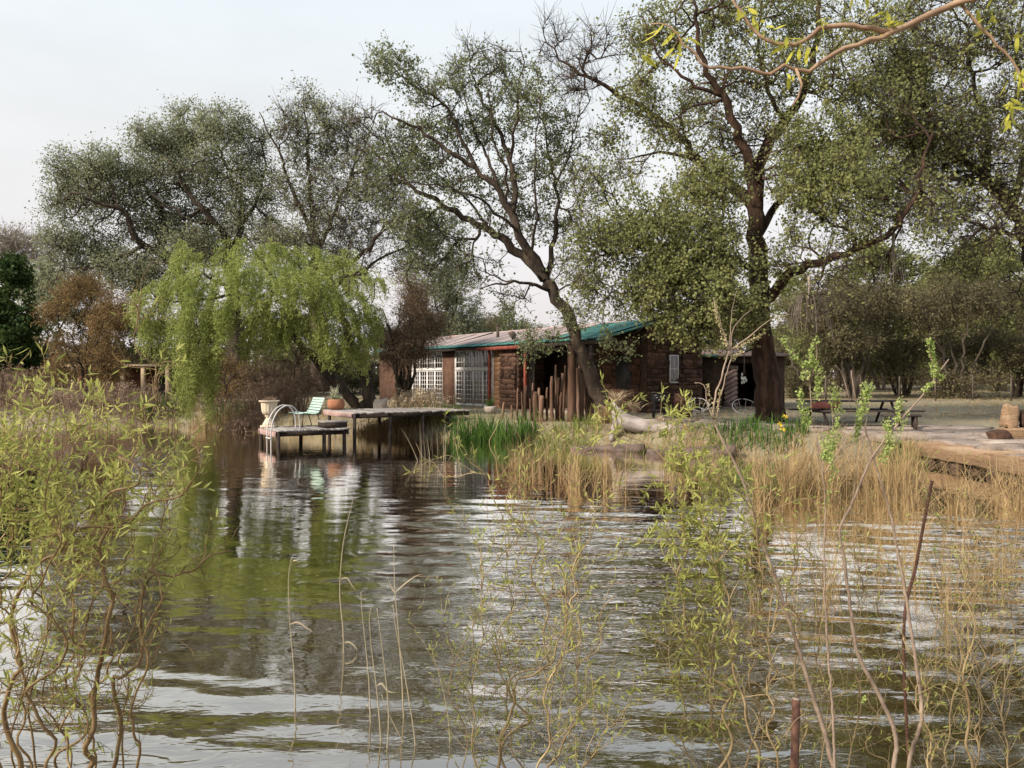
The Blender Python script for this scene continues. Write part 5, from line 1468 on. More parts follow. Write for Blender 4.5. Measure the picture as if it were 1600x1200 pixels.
clump('reed_clump', 'dense dry reeds below the picnic table', 'reeds', 1280, 1440, 772, 620, 118, 'reed', 5, tufts=15, group=G, dY=2.2, lean=.22)
clump('reed_clump', 'sparse bent reeds in front of the sandstone ledge', 'reeds', 1420, 1620, 785, 460, 112, 'reed', 6, tufts=14, group=G, dY=2.4, lean=.35, curve=.7)
clump('reed_clump', 'short bleached reeds standing in the shade under the raised deck', 'reeds', 655, 700, 722, 22, 72, 'reed_pale', 7, group=G, dY=.5, lean=.12, curve=.1)
clump('reed_clump', 'thin dry reeds at the water edge left of the urn', 'reeds', 300, 395, 672, 300, 62, 'reed', 8, group=G, dY=2.0, lean=.2, width=.02)
clump('reed_clump', 'dry grass on the bank under the raised deck', 'reeds', 555, 690, 686, 420, 34, 'reed', 9, group=G, dY=1.0, Y=29.6, lean=.4, curve=.6, width=.03)
clump('reed_clump', 'thin scattered dry stalks in the water below the ribbed rod top', 'reeds', 1280, 1490, 870, 190, 165, 'reed', 10, group=G, dY=2.5, lean=.3, curve=.5, width=.008, tufts=10)
clump('reed_clump', 'thin tangled dry stalks in the near water at the right edge', 'reeds', 1430, 1630, 920, 200, 200, 'reed', 11, group=G, dY=2.0, lean=.35, curve=.6, width=.007, tufts=9)
clump('reed_clump', 'few thin dry stalks right of the leafy willow head', 'reeds', 1170, 1310, 950, 90, 180, 'reed', 12, group=G, dY=1.6, lean=.25, curve=.4, width=.006, tufts=6)
GI = 'green iris clumps on the bank'
clump('iris_clump', 'dark green iris clump at the end of the raised deck', 'iris', 703, 775, 690, 330, 50, 'iris', 21, width=.035, lean=.14, curve=.2, group=GI, Y=26.9, dY=1.4)
clump('iris_clump', 'dark green iris clump in front of the leftmost palisade poles', 'iris', 770, 840, 692, 300, 52, 'iris', 22, width=.035, lean=.16, curve=.25, group=GI, Y=26.3, dY=1.3)
clump('iris_clump', 'lime green grass clump at the foot of the palisade', 'iris', 835, 940, 690, 420, 27, 'iris_lime', 23, width=.028, lean=.3, curve=.4, group=GI, Y=25.0, dY=2.2)
clump('iris_clump', 'green iris clump behind the rotting log', 'iris', 1110, 1205, 710, 300, 36, 'iris', 24, width=.03, lean=.15, curve=.25, group=GI, Y=22.3, dY=1.2)
clump('iris_clump', 'green iris clump with yellow flowers below the massive trunk', 'iris', 1195, 1265, 712, 160, 38, 'iris', 25, width=.03, lean=.18, curve=.25, group=GI, Y=21.8, dY=1.0)
clump('iris_clump', 'green sedge tuft at the left end of the sandstone ledge', 'iris', 1375, 1440, 730, 200, 52, 'iris_lime', 26, width=.025, lean=.15, curve=.3, group=GI, Y=20.0, dY=1.0)
clump('iris_clump', 'dark iris strip on the far bank under the weeping willow', 'iris', 215, 300, 650, 260, 34, 'iris', 27, width=.05, lean=.15, curve=.2, group=GI, Y=36.2, dY=1.0)
clump('iris_clump', 'small dark iris strip between willow and urn', 'iris', 325, 385, 648, 160, 30, 'iris', 28, width=.05, lean=.15, curve=.2, group=GI, Y=34.5, dY=1.0)
clump('iris_clump', 'green iris tufts on the bank below the left french doors', 'iris', 640, 720, 640, 220, 24, 'iris', 29, width=.035, lean=.2, curve=.3, group=GI, Y=31.5, dY=2.0)
clump('iris_clump', 'mixed grass between driftwood and rotting log', 'iris', 960, 1120, 700, 420, 17, 'iris_lime', 30, width=.025, lean=.35, curve=.4, group=GI, Y=23.4, dY=2.4)

# yellow iris flowers
for px, py, Y in ((1218, 663, 22.0), (1222, 671, 21.7), (1070, 668, 23), (1226, 651, 22.2)):
    p = P(px, py, Y); g0 = gz(p[0], p[1])
    f = thing('iris_flower', {1218: 'yellow iris flower low below the massive trunk, middle of three', 1222: 'lowest yellow iris flower below the massive trunk', 1070: 'single yellow iris flower above the driftwood', 1226: 'highest yellow iris flower below the massive trunk'}[px], 'flower', (p[0], p[1], g0))
    MB().tube([(0, 0, -.03), (.01, 0, p[2] - g0)], .006, 4).build('stem', M['iris'], f)
    rg = np.random.default_rng(px)
    V, F = leaf_quads(np.tile([[.01, 0, p[2] - g0]], (7, 1)), rg.normal(size=(7, 3)) + (0, 0, .3), .10, .06, rg)
    stuffpart(link_mesh('petals', V, [F], M['yellow_flower'], f))

def dry_bank(name, lab, px, py, Y, wpx, hpx, n, mat, seed, width=.03, heads=True, cat='plant'):
    rng = np.random.default_rng(seed)
    s = Y / FPX; X0 = (px - 800) * s
    X = X0 + rng.normal(0, wpx * .3 * s, n); Yv = Y + rng.normal(0, wpx * .16 * s, n)
    z = ground_z(X, Yv) - .03
    h = hpx * s * rng.uniform(.5, 1.05, n)
    V, F = blades(np.stack([X, Yv, z], -1), h, np.abs(rng.normal(0, .2, n)), rng.normal(0, .4, n), width, rng, 4)
    mb = MB().add(V, F)
    if heads:
        tip = V.reshape(n, -1, 3)[:, -1]
        tip = np.repeat(tip[::2], 9, 0)
        Vq, Fq = leaf_quads(tip + rng.normal(0, .05, tip.shape), rng.normal(size=tip.shape) + (0, 0, -.5), rng.uniform(.08, .2, len(tip)), .03, rng)
        mb.add(Vq, Fq)
    return tag(mb.build(name, M[mat]), lab, cat, kind=None if heads else 'stuff')
dry_bank('dead_flower_bank', 'mass of dead brown flower stalks behind the urn and ladder', 428, 650, 33, 105, 62, 620, 'dead_plant', 41)
dry_bank('dead_flower_bank', 'pinkish dead flower stalks at the left edge of the far bank', 30, 640, 40, 110, 64, 520, 'dead_plant', 42)
dry_bank('dead_flower_bank', 'low reddish brown dead stalks at the water edge beside the urn', 380, 668, 31.5, 70, 32, 360, 'dead_plant', 43)
dry_bank('dead_flower_bank', 'brown dead stalks on the bank behind the left corkscrew willow', 170, 655, 37, 150, 44, 520, 'dead_plant', 44)
dry_bank('dead_flower_bank', 'dark brown dead stalks along the water behind the leafy left willow', 235, 660, 36.2, 130, 26, 520, 'dead_plant', 49)
dry_bank('dead_flower_bank', 'low dead stalks on the left bank nearest the left edge', 70, 660, 37.2, 170, 30, 600, 'dead_plant', 50)
dry_bank('papyrus_plant', 'bleached drooping papyrus in front of the left french doors', 665, 632, 32, 56, 44, 260, 'papyrus', 45, width=.035)
dry_bank('papyrus_plant', 'bleached papyrus tuft between the cream boulder and left french doors', 632, 632, 32, 34, 34, 130, 'papyrus', 46, width=.035)
dry_bank('dry_tuft', 'dry grass tuft at the foot of the leaning tree', 945, 665, 26.0, 34, 34, 200, 'reed', 47, heads=False, width=.02)
dry_bank('dry_tuft', 'orange dry grass spilling over the rotting log', 1085, 705, 21.9, 70, 30, 240, 'reed', 48, heads=False, width=.02)

# loose grass over the ground near the water and in the field
def sward(name, lab, x0, x1, y0, y1, n, h, mat, seed, width=.02):
    rng = np.random.default_rng(seed)
    X = rng.uniform(x0, x1, n); Y = y0 + (y1 - y0) * rng.uniform(0, 1, n) ** 1.3
    sd_ = shore_dist(X, Y); kp = sd_ > .15
    X, Y = X[kp], Y[kp]
    # keep the rooms, paving and decks clear
    hx, hy = X + 6.5, Y - 46
    s_ = hx * .5547 - hy * .832; w_ = hx * .832 + hy * .5547
    kp = ~((s_ > -3.2) & (s_ < 18.6) & (w_ > -.2) & (w_ < 6)) & ~((X > 9.7) & (X < 15.6) & (Y > 8.5) & (Y < 26.8))
    X, Y = X[kp], Y[kp]
    V, F = blades(np.stack([X, Y, ground_z(X, Y) - .02], -1), h * rng.uniform(.4, 1.1, len(X)), .35, .4, width, rng, 2)
    tag(link_mesh(name, V, [F], M[mat]), lab, 'grass', kind='stuff')
sward('dry_grass', 'short dry straw grass over the bank and field', -32, 34, 21, 62, 17000, .16, 'reed', 61, .03)
sward('green_grass', 'short green grass among the straw', -32, 34, 21, 62, 3500, .12, 'iris_lime', 62, .03)

rng = np.random.default_rng(63)
Xb = rng.uniform(-20, 10.4, 60000); Yb = rng.uniform(20, 37, 60000)
sdb = shore_dist(Xb, Yb)
kp = (sdb > -.35) & (sdb < .9) & (rng.uniform(0, 1, 60000) < .55)
Xb, Yb = Xb[kp], Yb[kp]
nb = len(Xb)
V, F = blades(np.stack([Xb, Yb, np.maximum(ground_z(Xb, Yb), -.1) - .03], -1), rng.uniform(.12, .5, nb), np.abs(rng.normal(0, .4, nb)), rng.normal(0, .5, nb), .022, rng, 3)
tag(link_mesh('bank_grass', V, [F], M['reed']), 'fringe of dry grass drooping along the water edge', 'grass', kind='stuff')

# fence across the field
fn = thing('wire_fence', 'wire fence with dark posts across the field at right', 'fence')
fp = [P(px, 600, 43.0 - (px - 1300) * .004) for px in (1290, 1345, 1405, 1462, 1520, 1580, 1640)]
for p in fp:
    g0 = gz(p[0], p[1])
    MB().tube([(p[0], p[1], g0 - .1), (p[0] + RNG.normal(0, .02), p[1], g0 + 1.35)], .045, 6, rough=.1).build('post', M['bark_grey'], fn)
for zz in (.35, .7, 1.05, 1.3):
    MB().tube([(p[0], p[1] - .05, gz(p[0], p[1]) + zz) for p in fp], .006, 3).build('wire', M['rust'], fn)

rng = np.random.default_rng(64)
nf = 170
Yf = rng.uniform(4.2, 20, nf); Xf = Yf * rng.uniform(-.6, .6, nf)
Vf, Ff = leaf_quads(np.stack([Xf, Yf, np.full(nf, .004)], -1), np.stack([rng.normal(size=nf), rng.normal(size=nf), np.zeros(nf)], -1), rng.uniform(.02, .05, nf), rng.uniform(.008, .02, nf), np.random.default_rng(1), flat=6.0)
Vf[:, 2] = .004
kp = shore_dist(Xf, Yf) < -.4
Vf = Vf.reshape(nf, 4, 3)[kp].reshape(-1, 3); Ff = np.arange(len(Vf)).reshape(-1, 4)
tag(link_mesh('floating_leaves', Vf, [Ff], M['reed_pale']), 'scattered dead leaves floating on the water', 'leaves', kind='stuff')

# ------------------------------------------------------------------ foreground: corkscrew willows, saplings, rods, reed stems
def curly(pts, rng, amp=.018, wl=.16, step=.025):
    """A smooth path with an irregular corkscrew wobble that fades in from the base."""
    p = catmull(pts, step)
    n = len(p)
    s = np.concatenate([[0], np.cumsum(np.linalg.norm(np.diff(p, axis=0), axis=1))])
    off = np.zeros((n, 3))
    for k in range(7):
        w = wl * rng.uniform(.45, 2.6)
        off += (w / wl) ** .8 * .5 * rng.normal(0, 1, 3) * np.sin(2 * math.pi * s / w + rng.uniform(0, 6.3))[:, None]
    off *= np.clip(s / .2, 0, 1)[:, None] * (.35 + .65 * (.5 + .5 * np.sin(s / rng.uniform(.1, .3) + rng.uniform(0, 6))))[:, None]
    return p + amp * off

LEAF_SRC = {}
def lance_mesh(kind, mat, L, W, n=4, bend=.25, fold=.2, seed=0):
    key = (kind, seed)
    if key not in LEAF_SRC:
        rg_ = np.random.default_rng(seed)
        t = np.linspace(0, 1, n + 1)
        w = W * .5 * np.sin(np.pi * np.clip(t * .92 + .06, 0, 1)) ** .8
        z = bend * rg_.uniform(-1, 1) * L * t ** 2
        sx = .12 * rg_.uniform(-1, 1) * L * t ** 2
        c = np.stack([t * L, sx, z], -1)
        V = np.concatenate([c + np.stack([0 * w, -w, fold * w], -1), c, c + np.stack([0 * w, w, fold * w], -1)])
        i = np.arange(n); m = n + 1
        F = np.concatenate([np.stack([i, i + 1, i + 1 + m, i + m], -1), np.stack([i + m, i + m + 1, i + 1 + 2 * m, i + 2 * m], -1)])
        o = link_mesh(kind, V, [F], M[mat], smooth=True)
        LEAF_SRC[key] = (o.data, V, F)
        bpy.data.objects.remove(o)
    return LEAF_SRC[key]

def place_leaves(root, name, mat, pos, d, L, W, rng, singles=0, seed0=0):
    """The largest leaves become objects of their own, the rest one mass."""
    N = len(pos); d = unit(d)
    r = rng.normal(size=(N, 3)) * .8 + np.array([0, -.3, .8])
    side = unit(np.cross(r, d)); nrm = np.cross(d, side)
    order = np.argsort(-(L / np.maximum(pos[:, 1], .5)))
    big = set(order[:singles].tolist())
    parts = MB(); rest = np.array([i for i in range(N) if i not in big], int)
    Mroot = np.array(root_matrix(root).inverted())
    for v in range(5):
        me, V0, F0 = lance_mesh(name + mat, mat, 1.0, W, seed=seed0 + v)
        ids = rest[rest % 5 == v]
        if len(ids):
            B = np.stack([d[ids], side[ids], nrm[ids]], 1) * L[ids][:, None, None]
            VV = pos[ids][:, None] + np.einsum('kc,ncd->nkd', V0, B)
            FF = (np.arange(len(ids))[:, None, None] * len(V0) + F0[None]).reshape(-1, 4)
            parts.add(VV.reshape(-1, 3), FF)
        for i in [j for j in order[:singles] if j % 5 == v]:
            o = bpy.data.objects.new('leaf', me); COL.objects.link(o); o.parent = root
            R = np.eye(4); R[:3, 0], R[:3, 1], R[:3, 2] = d[i] * L[i], side[i] * L[i], nrm[i] * L[i]; R[:3, 3] = pos[i]
            o.matrix_basis = Matrix((Mroot @ R).tolist())
    if parts.n:
        stuffpart(parts.build('foliage', M[mat], root, world=True, smooth=True))

def corkscrew(name, label, stems, seed, shoots=5, leafn=9, leafL=(.03, .055), amp=.016, shootL=(.12, .4), singles=0, leafmat='curly_leaf', stemmat='curly_stem', dens=lambda p: 1.0, second=2, W=.2, upb=.45, cat='willow', group=None, r_sh=.0022):
    rng = np.random.default_rng(seed)
    base = stems[0][0][0]
    root = thing(name, label, cat, (base[0], base[1], max(-.3, base[2])), group=group)
    mb = MB(); lp_, ld = [], []
    main = MB()
    for pts, r0, r1 in stems:
        path = curly(np.array(pts), rng, amp, rng.uniform(.13, .26))
        n = len(path)
        main.tube(path, np.linspace(r0, r1, n), 7)
        Ltot = n * .025
        ns_ = int(shoots * Ltot * 1.6)
        for k in range(ns_):
            i = int(n * rng.uniform(.25, 1.0)); i = min(i, n - 2)
            p = path[i]; tdir = unit(path[min(i + 3, n - 1)] - path[max(i - 3, 0)])
            d0 = unit(tdir * .5 + rng.normal(0, .6, 3) + np.array([0, 0, upb]))
            l = rng.uniform(*shootL)
            d1 = unit(d0 + rng.normal(0, .5, 3) + np.array([0, 0, .2]))
            q = curly(np.array([p, p + d0 * l * .5, p + d0 * l * .5 + d1 * l * .5]), rng, amp * .75, rng.uniform(.09, .17), .018)
            rr = r_sh * rng.uniform(.7, 1.3)
            mb.tube(q, np.linspace(rr, rr * .45, len(q)), 4, caps=False)
            subs = [q]
            for z in range(second):
                if rng.uniform() < .6 and len(q) > 5:
                    j = rng.integers(2, len(q) - 1)
                    e0 = unit(rng.normal(0, .7, 3) + np.array([0, 0, .4]))
                    q2 = curly(np.array([q[j], q[j] + e0 * l * .25, q[j] + e0 * l * .4 + rng.normal(0, .03, 3)]), rng, amp * .5, .10, .018)
                    mb.tube(q2, np.linspace(rr * .7, rr * .35, len(q2)), 3, caps=False); subs.append(q2)
            for s_ in subs:
                nl_ = rng.poisson(leafn * l / .3 * float(dens(p)))
                for z in range(nl_):
                    j = rng.integers(max(1, len(s_) // 4), len(s_))
                    tt = unit(s_[min(j + 1, len(s_) - 1)] - s_[j - 1])
                    lp_.append(s_[j]); ld.append(tt * .6 + rng.normal(0, .55, 3) + np.array([0, 0, .1]))
    main.build('stems', M[stemmat], root, world=True, smooth=True)
    if mb.n: stuffpart(mb.build('shoots', M[stemmat], root, world=True, smooth=True))
    if lp_:
        lp_, ld = np.array(lp_), np.array(ld)
        place_leaves(root, 'willow_leaf', leafmat, lp_, ld, rng.uniform(leafL[0], leafL[1], len(lp_)), W, rng, singles, seed0=3)
    return root

def ST(pts, Y, r0, r1):
    return (PL(pts, Y), r0, r1)

# left corkscrew willow: many stems from one rootstock on the near bank
rng = np.random.default_rng(55)
B0 = [(60, 1330, 0), (130, 1330, .1), (20, 1330, -.1), (170, 1320, .2)]
stems = [
    ST([(135, 1330), (140, 1230), (135, 1160), (150, 1090), (162, 1040), (163, 985), (172, 930), (160, 870), (168, 820), (158, 777), (180, 754), (210, 751), (214, 733), (190, 724)], 3.0, .0125, .004),
    ST([(150, 1330), (175, 1200), (190, 1120), (180, 1060), (205, 1020), (232, 955), (244, 905), (290, 880), (330, 875), (368, 868)], 3.1, .010, .003),
    ST([(30, 1330), (30, 1200), (10, 1120), (25, 1040), (20, 980), (40, 900), (90, 865), (130, 830), (180, 822), (235, 792), (280, 773), (300, 754)], 2.9, .011, .003),
    ST([(60, 1330), (55, 1230), (30, 1130), (40, 1070), (25, 1010), (8, 960), (5, 880), (30, 800), (20, 739), (60, 686), (65, 640), (62, 602)], 2.8, 0.0050, .0016),
    ST([(110, 1330), (100, 1240), (120, 1150), (110, 1060), (140, 960), (150, 880), (120, 800), (130, 754), (160, 716), (165, 663), (150, 618)], 3.3, 0.0065, .0016),
    ST([(170, 1330), (195, 1200), (190, 1130), (200, 1070), (188, 1020), (215, 960), (240, 880), (270, 820), (262, 770), (290, 728), (330, 716)], 3.4, 0.0050, .0016),
    ST([(60, 1330), (80, 1200), (60, 1100), (90, 1000), (60, 930), (90, 850), (70, 777), (100, 724), (90, 678), (110, 640)], 2.7, 0.0065, .0016),
    ST([(90, 1330), (120, 1230), (100, 1130), (130, 1040), (110, 950), (150, 860), (190, 800), (200, 720), (235, 660), (240, 600), (215, 520), (205, 470)], 3.2, 0.0050, .0016),
    ST([(20, 1330), (0, 1200), (-20, 1080), (0, 960), (-20, 850), (10, 754), (-10, 694), (20, 648)], 2.7, 0.0065, .0016),
    ST([(40, 1330), (60, 1220), (45, 1100), (75, 980), (45, 860), (80, 770), (45, 716), (50, 663), (20, 625)], 3.2, 0.0050, .0016),
    ST([(120, 1330), (150, 1200), (140, 1120), (175, 1020), (170, 940), (205, 850), (190, 777), (230, 724), (280, 686), (300, 678)], 3.6, 0.0065, .0016),
    ST([(20, 1330), (20, 1150), (50, 1040), (80, 960), (60, 860), (110, 792), (100, 739), (140, 686), (130, 648)], 3.5, 0.0050, .0016),
    ST([(0, 1330), (-30, 1150), (-10, 1000), (-30, 900), (20, 820), (0, 724), (30, 678)], 3.3, 0.0065, .0016),
    ST([(120, 1330), (105, 1180), (70, 1080), (110, 980), (100, 900), (60, 830), (90, 754), (60, 709)], 3.4, 0.0050, .0016),
    ST([(190, 1330), (215, 1180), (205, 1110), (230, 1040), (225, 1000), (250, 930), (240, 860), (255, 800), (230, 754)], 3.0, 0.0065, .0016),
]
def dens_left(p):
    px, py = 800 + p[0] / p[1] * FPX, HZ + (CAMZ - p[2]) / p[1] * FPX
    a = np.interp(py, [480, 560, 640, 700, 860, 920, 1000, 1200], [.2, .35, .8, 1.2, 1.3, .7, .22, .25])
    b = np.interp(px, [0, 150, 230, 300, 380], [1.25, .95, .55, .4, .3])
    c = 1.8 if (70 < px < 150 and 1080 < py < 1180) else 1.0
    return a * b * c
corkscrew('corkscrew_willow', 'leafy corkscrew willow bush filling the left edge of the near bank', stems, 551, shoots=15, leafn=10.5, leafL=(.015, .052), W=.2, singles=290, amp=.014, shootL=(.08, .30), upb=.22, r_sh=.0018, dens=dens_left, second=2)

# central bare corkscrew willow
stems = [
    ST([(760, 1330), (770, 1220), (790, 1140), (800, 1090), (815, 1070), (860, 1030), (880, 990), (885, 950), (890, 900), (905, 860)], 3.7, .009, .003),
    ST([(780, 1330), (790, 1210), (800, 1150), (815, 1120), (810, 1060), (850, 1040), (855, 970), (840, 920), (840, 860), (820, 820), (800, 770), (770, 740), (745, 735)], 3.8, .008, .002),
    ST([(830, 1330), (835, 1220), (860, 1150), (850, 1090), (870, 1040), (905, 1000), (895, 930), (905, 870), (925, 830), (920, 790)], 3.6, .006, .002),
    ST([(740, 1330), (735, 1200), (745, 1120), (735, 1060), (760, 1000), (745, 950), (770, 890)], 3.9, .006, .002),
    ST([(850, 1330), (850, 1230), (880, 1160), (905, 1120), (900, 1060), (930, 1010), (940, 960), (960, 930)], 3.7, .006, .002),
    ST([(720, 1330), (720, 1230), (730, 1150), (700, 1080), (710, 1030), (700, 1000)], 4.0, .004, .002),
    ST([(800, 1330), (820, 1240), (800, 1160), (790, 1080), (780, 1010), (800, 940), (790, 880), (815, 830)], 4.0, .006, .002),
    ST([(910, 1330), (905, 1220), (945, 1150), (985, 1125)], 3.6, .004, .002),
]
corkscrew('corkscrew_willow', 'sparse tangled corkscrew willow in the middle of the near water', stems, 552, stemmat='curly_stem_pale', shoots=13, leafn=5.0, leafL=(.02, .04), amp=.010, shootL=(.14, .5), dens=lambda p: 1.0, second=2, r_sh=.0019)

# right centre corkscrew willow with leafy head
stems = [
    ST([(1130, 1330), (1120, 1210), (1145, 1120), (1125, 1070), (1105, 1040), (1080, 1000), (1070, 960), (1060, 900), (1075, 860), (1060, 810), (1080, 760), (1040, 720), (1000, 690), (960, 672)], 4.0, .009, .0025),
    ST([(1140, 1330), (1140, 1230), (1115, 1130), (1108, 1060), (1120, 1000), (1110, 940), (1100, 880), (1120, 830), (1130, 780), (1150, 760)], 4.1, .008, .0025),
    ST([(1180, 1330), (1190, 1220), (1170, 1130), (1150, 1060), (1145, 1000), (1140, 940), (1120, 900), (1110, 850), (1090, 800)], 3.9, .008, .0025),
    ST([(1210, 1330), (1220, 1220), (1200, 1130), (1210, 1060), (1200, 1000), (1215, 940), (1190, 900), (1185, 850), (1180, 790)], 3.8, .007, .002),
    ST([(1200, 1330), (1230, 1210), (1260, 1150), (1240, 1060), (1250, 980), (1230, 930), (1250, 860), (1235, 820)], 4.2, .006, .002),
    ST([(1110, 1330), (1100, 1230), (1070, 1150), (1060, 1080), (1045, 1010), (1050, 960)], 4.1, .005, .002),
    ST([(1160, 1330), (1150, 1230), (1185, 1140), (1175, 1060), (1190, 960), (1170, 880), (1200, 800)], 4.1, .006, .002),
]
def dens_rc(p):
    px, py = 800 + p[0] / p[1] * FPX, HZ + (CAMZ - p[2]) / p[1] * FPX
    return (2.0 if py < 960 else .5) * (1.3 if px < 1150 else .25)
corkscrew('corkscrew_willow', 'corkscrew willow with a leafy yellow green head right of centre', stems, 553, stemmat='curly_stem_pale', shoots=15, leafn=7, leafL=(.026, .05), amp=.011, shootL=(.12, .42), dens=dens_rc, second=2, r_sh=.0019)

# right edge corkscrew willow, almost bare
stems = [
    ST([(1500, 1330), (1510, 1220), (1515, 1130), (1505, 1060), (1520, 1000), (1515, 940), (1505, 880), (1520, 820), (1510, 770)], 4.0, .009, .002),
    ST([(1510, 1330), (1530, 1200), (1525, 1120), (1540, 1040), (1530, 970), (1545, 900), (1535, 850)], 4.1, .006, .002),
    ST([(1490, 1330), (1490, 1220), (1480, 1130), (1500, 1060), (1490, 980), (1470, 920), (1490, 860)], 4.2, .005, .002),
    ST([(1480, 1330), (1450, 1210), (1455, 1150), (1430, 1100), (1440, 1040), (1410, 1000)], 4.0, .006, .002),
]
corkscrew('corkscrew_willow', 'nearly bare corkscrew willow near the right edge', stems, 554, stemmat='curly_stem_pale', shoots=14, leafn=2.4, leafL=(.02, .034), amp=.011, shootL=(.1, .35), second=2, r_sh=.0019)

# thin leafy shoots between the elm saplings
stems = [
    ST([(1330, 1330), (1325, 1200), (1345, 1100), (1330, 1010), (1350, 930), (1335, 860), (1345, 800)], 4.3, .005, .0015),
    ST([(1370, 1330), (1375, 1210), (1360, 1110), (1380, 1020), (1372, 940), (1390, 870)], 4.4, .005, .0015),
    ST([(1290, 1330), (1280, 1210), (1300, 1110), (1275, 1020), (1290, 940), (1270, 870), (1280, 810)], 4.2, .005, .0015),
    ST([(1450, 1330), (1460, 1200), (1445, 1100), (1470, 1000), (1455, 920), (1475, 850), (1460, 790)], 4.4, .005, .0015),
    ST([(1570, 1330), (1580, 1210), (1565, 1110), (1585, 1010), (1570, 930), (1590, 850)], 4.2, .006, .0015),
]
corkscrew('corkscrew_willow', 'thin twiggy corkscrew shoots rising between the elm saplings and ribbed rod', stems, 555, stemmat='curly_stem_pale', shoots=15, leafn=3.2, leafL=(.016, .036), amp=.010, shootL=(.12, .42), second=2, r_sh=.0018)

# elm saplings with pale green seed bunches
def elm(label, main, bunches, seed, Y, sub=(), mat='elm_stem', seedmat='elm_seed', name='elm_sapling', disc=(.010, .017)):
    rng = np.random.default_rng(seed)
    base = PL(main[0], Y)[0]
    root = thing(name, label, 'sapling', (base[0], base[1], max(-.3, base[2])))
    mb = MB()
    p = catmull(PL(main[0], Y), .03); p = p + rng.normal(0, .0016, p.shape)
    mb.tube(p, np.linspace(main[1], main[2], len(p)), 8, rough=.06)
    for pts, r0, r1 in sub:
        q = catmull(PL(pts, Y), .03); q = q + rng.normal(0, .0014, q.shape)
        mb.tube(q, np.linspace(r0, r1, len(q)), 6, rough=.05)
    mb.build('stem', M[mat], root, world=True, smooth=True)
    pos = []
    for pts, wd, n in bunches:
        q = catmull(PL(pts, Y), .01)
        i = rng.integers(0, len(q), n)
        # seeds gather in knots along the twig
        knot = .5 + .5 * np.sin(i * .55 + rng.uniform(0, 6))
        rr = wd / FPX * Y * .5 * (.45 + .75 * knot) * rng.uniform(.3, 1, n) ** .5
        pos.append(q[i] + unit(rng.normal(size=(n, 3))) * rr[:, None])
    pos = np.concatenate(pos)
    d = rng.normal(size=pos.shape)
    sz = rng.uniform(disc[0], disc[1], len(pos))
    V, F = leaf_quads(pos, d, sz, sz * .85, rng)
    stuffpart(link_mesh('seed_bunches', V, [F], M[seedmat], root, world=True))
    return root
elm('elm sapling with a forked top and seed bunches beneath the massive trunk',
    ([(1400, 1330), (1395, 1220), (1400, 1150), (1370, 1080), (1340, 1020), (1330, 960), (1320, 880), (1312, 830), (1330, 790), (1360, 720), (1400, 665), (1440, 620), (1465, 585), (1482, 562)], .0135, .0028),
    [([(1452, 530), (1458, 560), (1462, 585), (1472, 590)], 13, 330), ([(1445, 610), (1455, 600)], 12, 80), ([(1340, 655), (1356, 605), (1350, 640)], 18, 300), ([(1378, 720), (1390, 690), (1385, 660)], 18, 300), ([(1405, 625), (1402, 660)], 11, 120), ([(1318, 830), (1312, 850)], 8, 40), ([(1350, 1090), (1345, 1100)], 8, 20)],
    71, 3.9, sub=[([(1465, 585), (1455, 560), (1450, 530)], .003, .0015), ([(1360, 720), (1388, 690), (1404, 650), (1406, 620)], .003, .0012), ([(1330, 790), (1345, 700), (1356, 640), (1358, 600)], .003, .0012)])
elm('straight pinkish elm sapling with bunches crossing the ribbed rod',
    ([(1425, 1330), (1420, 1200), (1440, 1120), (1430, 1030), (1420, 960), (1408, 890), (1390, 800), (1372, 740), (1355, 680), (1338, 630), (1330, 578)], .0125, .003),
    [([(1300, 630), (1305, 610), (1308, 665), (1300, 700)], 18, 300), ([(1302, 690), (1296, 720), (1305, 735)], 16, 160), ([(1335, 690), (1345, 650)], 14, 160), ([(1420, 640), (1400, 690)], 8, 50)],
    72, 4.0, sub=[([(1338, 630), (1312, 605), (1298, 598)], .003, .0015), ([(1355, 680), (1310, 700), (1300, 640), (1304, 612)], .0025, .001), ([(1330, 640), (1318, 590), (1305, 570)], .002, .001)])
elm('thin elm sapling with dense seed bunches right of the massive trunk',
    ([(1310, 1330), (1305, 1220), (1300, 1100), (1290, 960), (1288, 850), (1290, 790), (1284, 730), (1274, 680), (1266, 620), (1265, 560)], .008, .002),
    [([(1222, 528), (1240, 555), (1258, 570), (1270, 540), (1275, 530)], 12, 260), ([(1255, 590), (1272, 565), (1280, 590), (1275, 620)], 16, 320), ([(1250, 610), (1258, 660), (1262, 640)], 14, 240), ([(1290, 680), (1288, 715), (1300, 700)], 15, 220), ([(1300, 740), (1292, 790)], 8, 60)],
    73, 3.8, sub=[([(1266, 600), (1250, 565), (1222, 528)], .0025, .001), ([(1268, 590), (1276, 560), (1274, 526)], .0025, .001), ([(1288, 740), (1320, 690), (1338, 660)], .003, .001)])
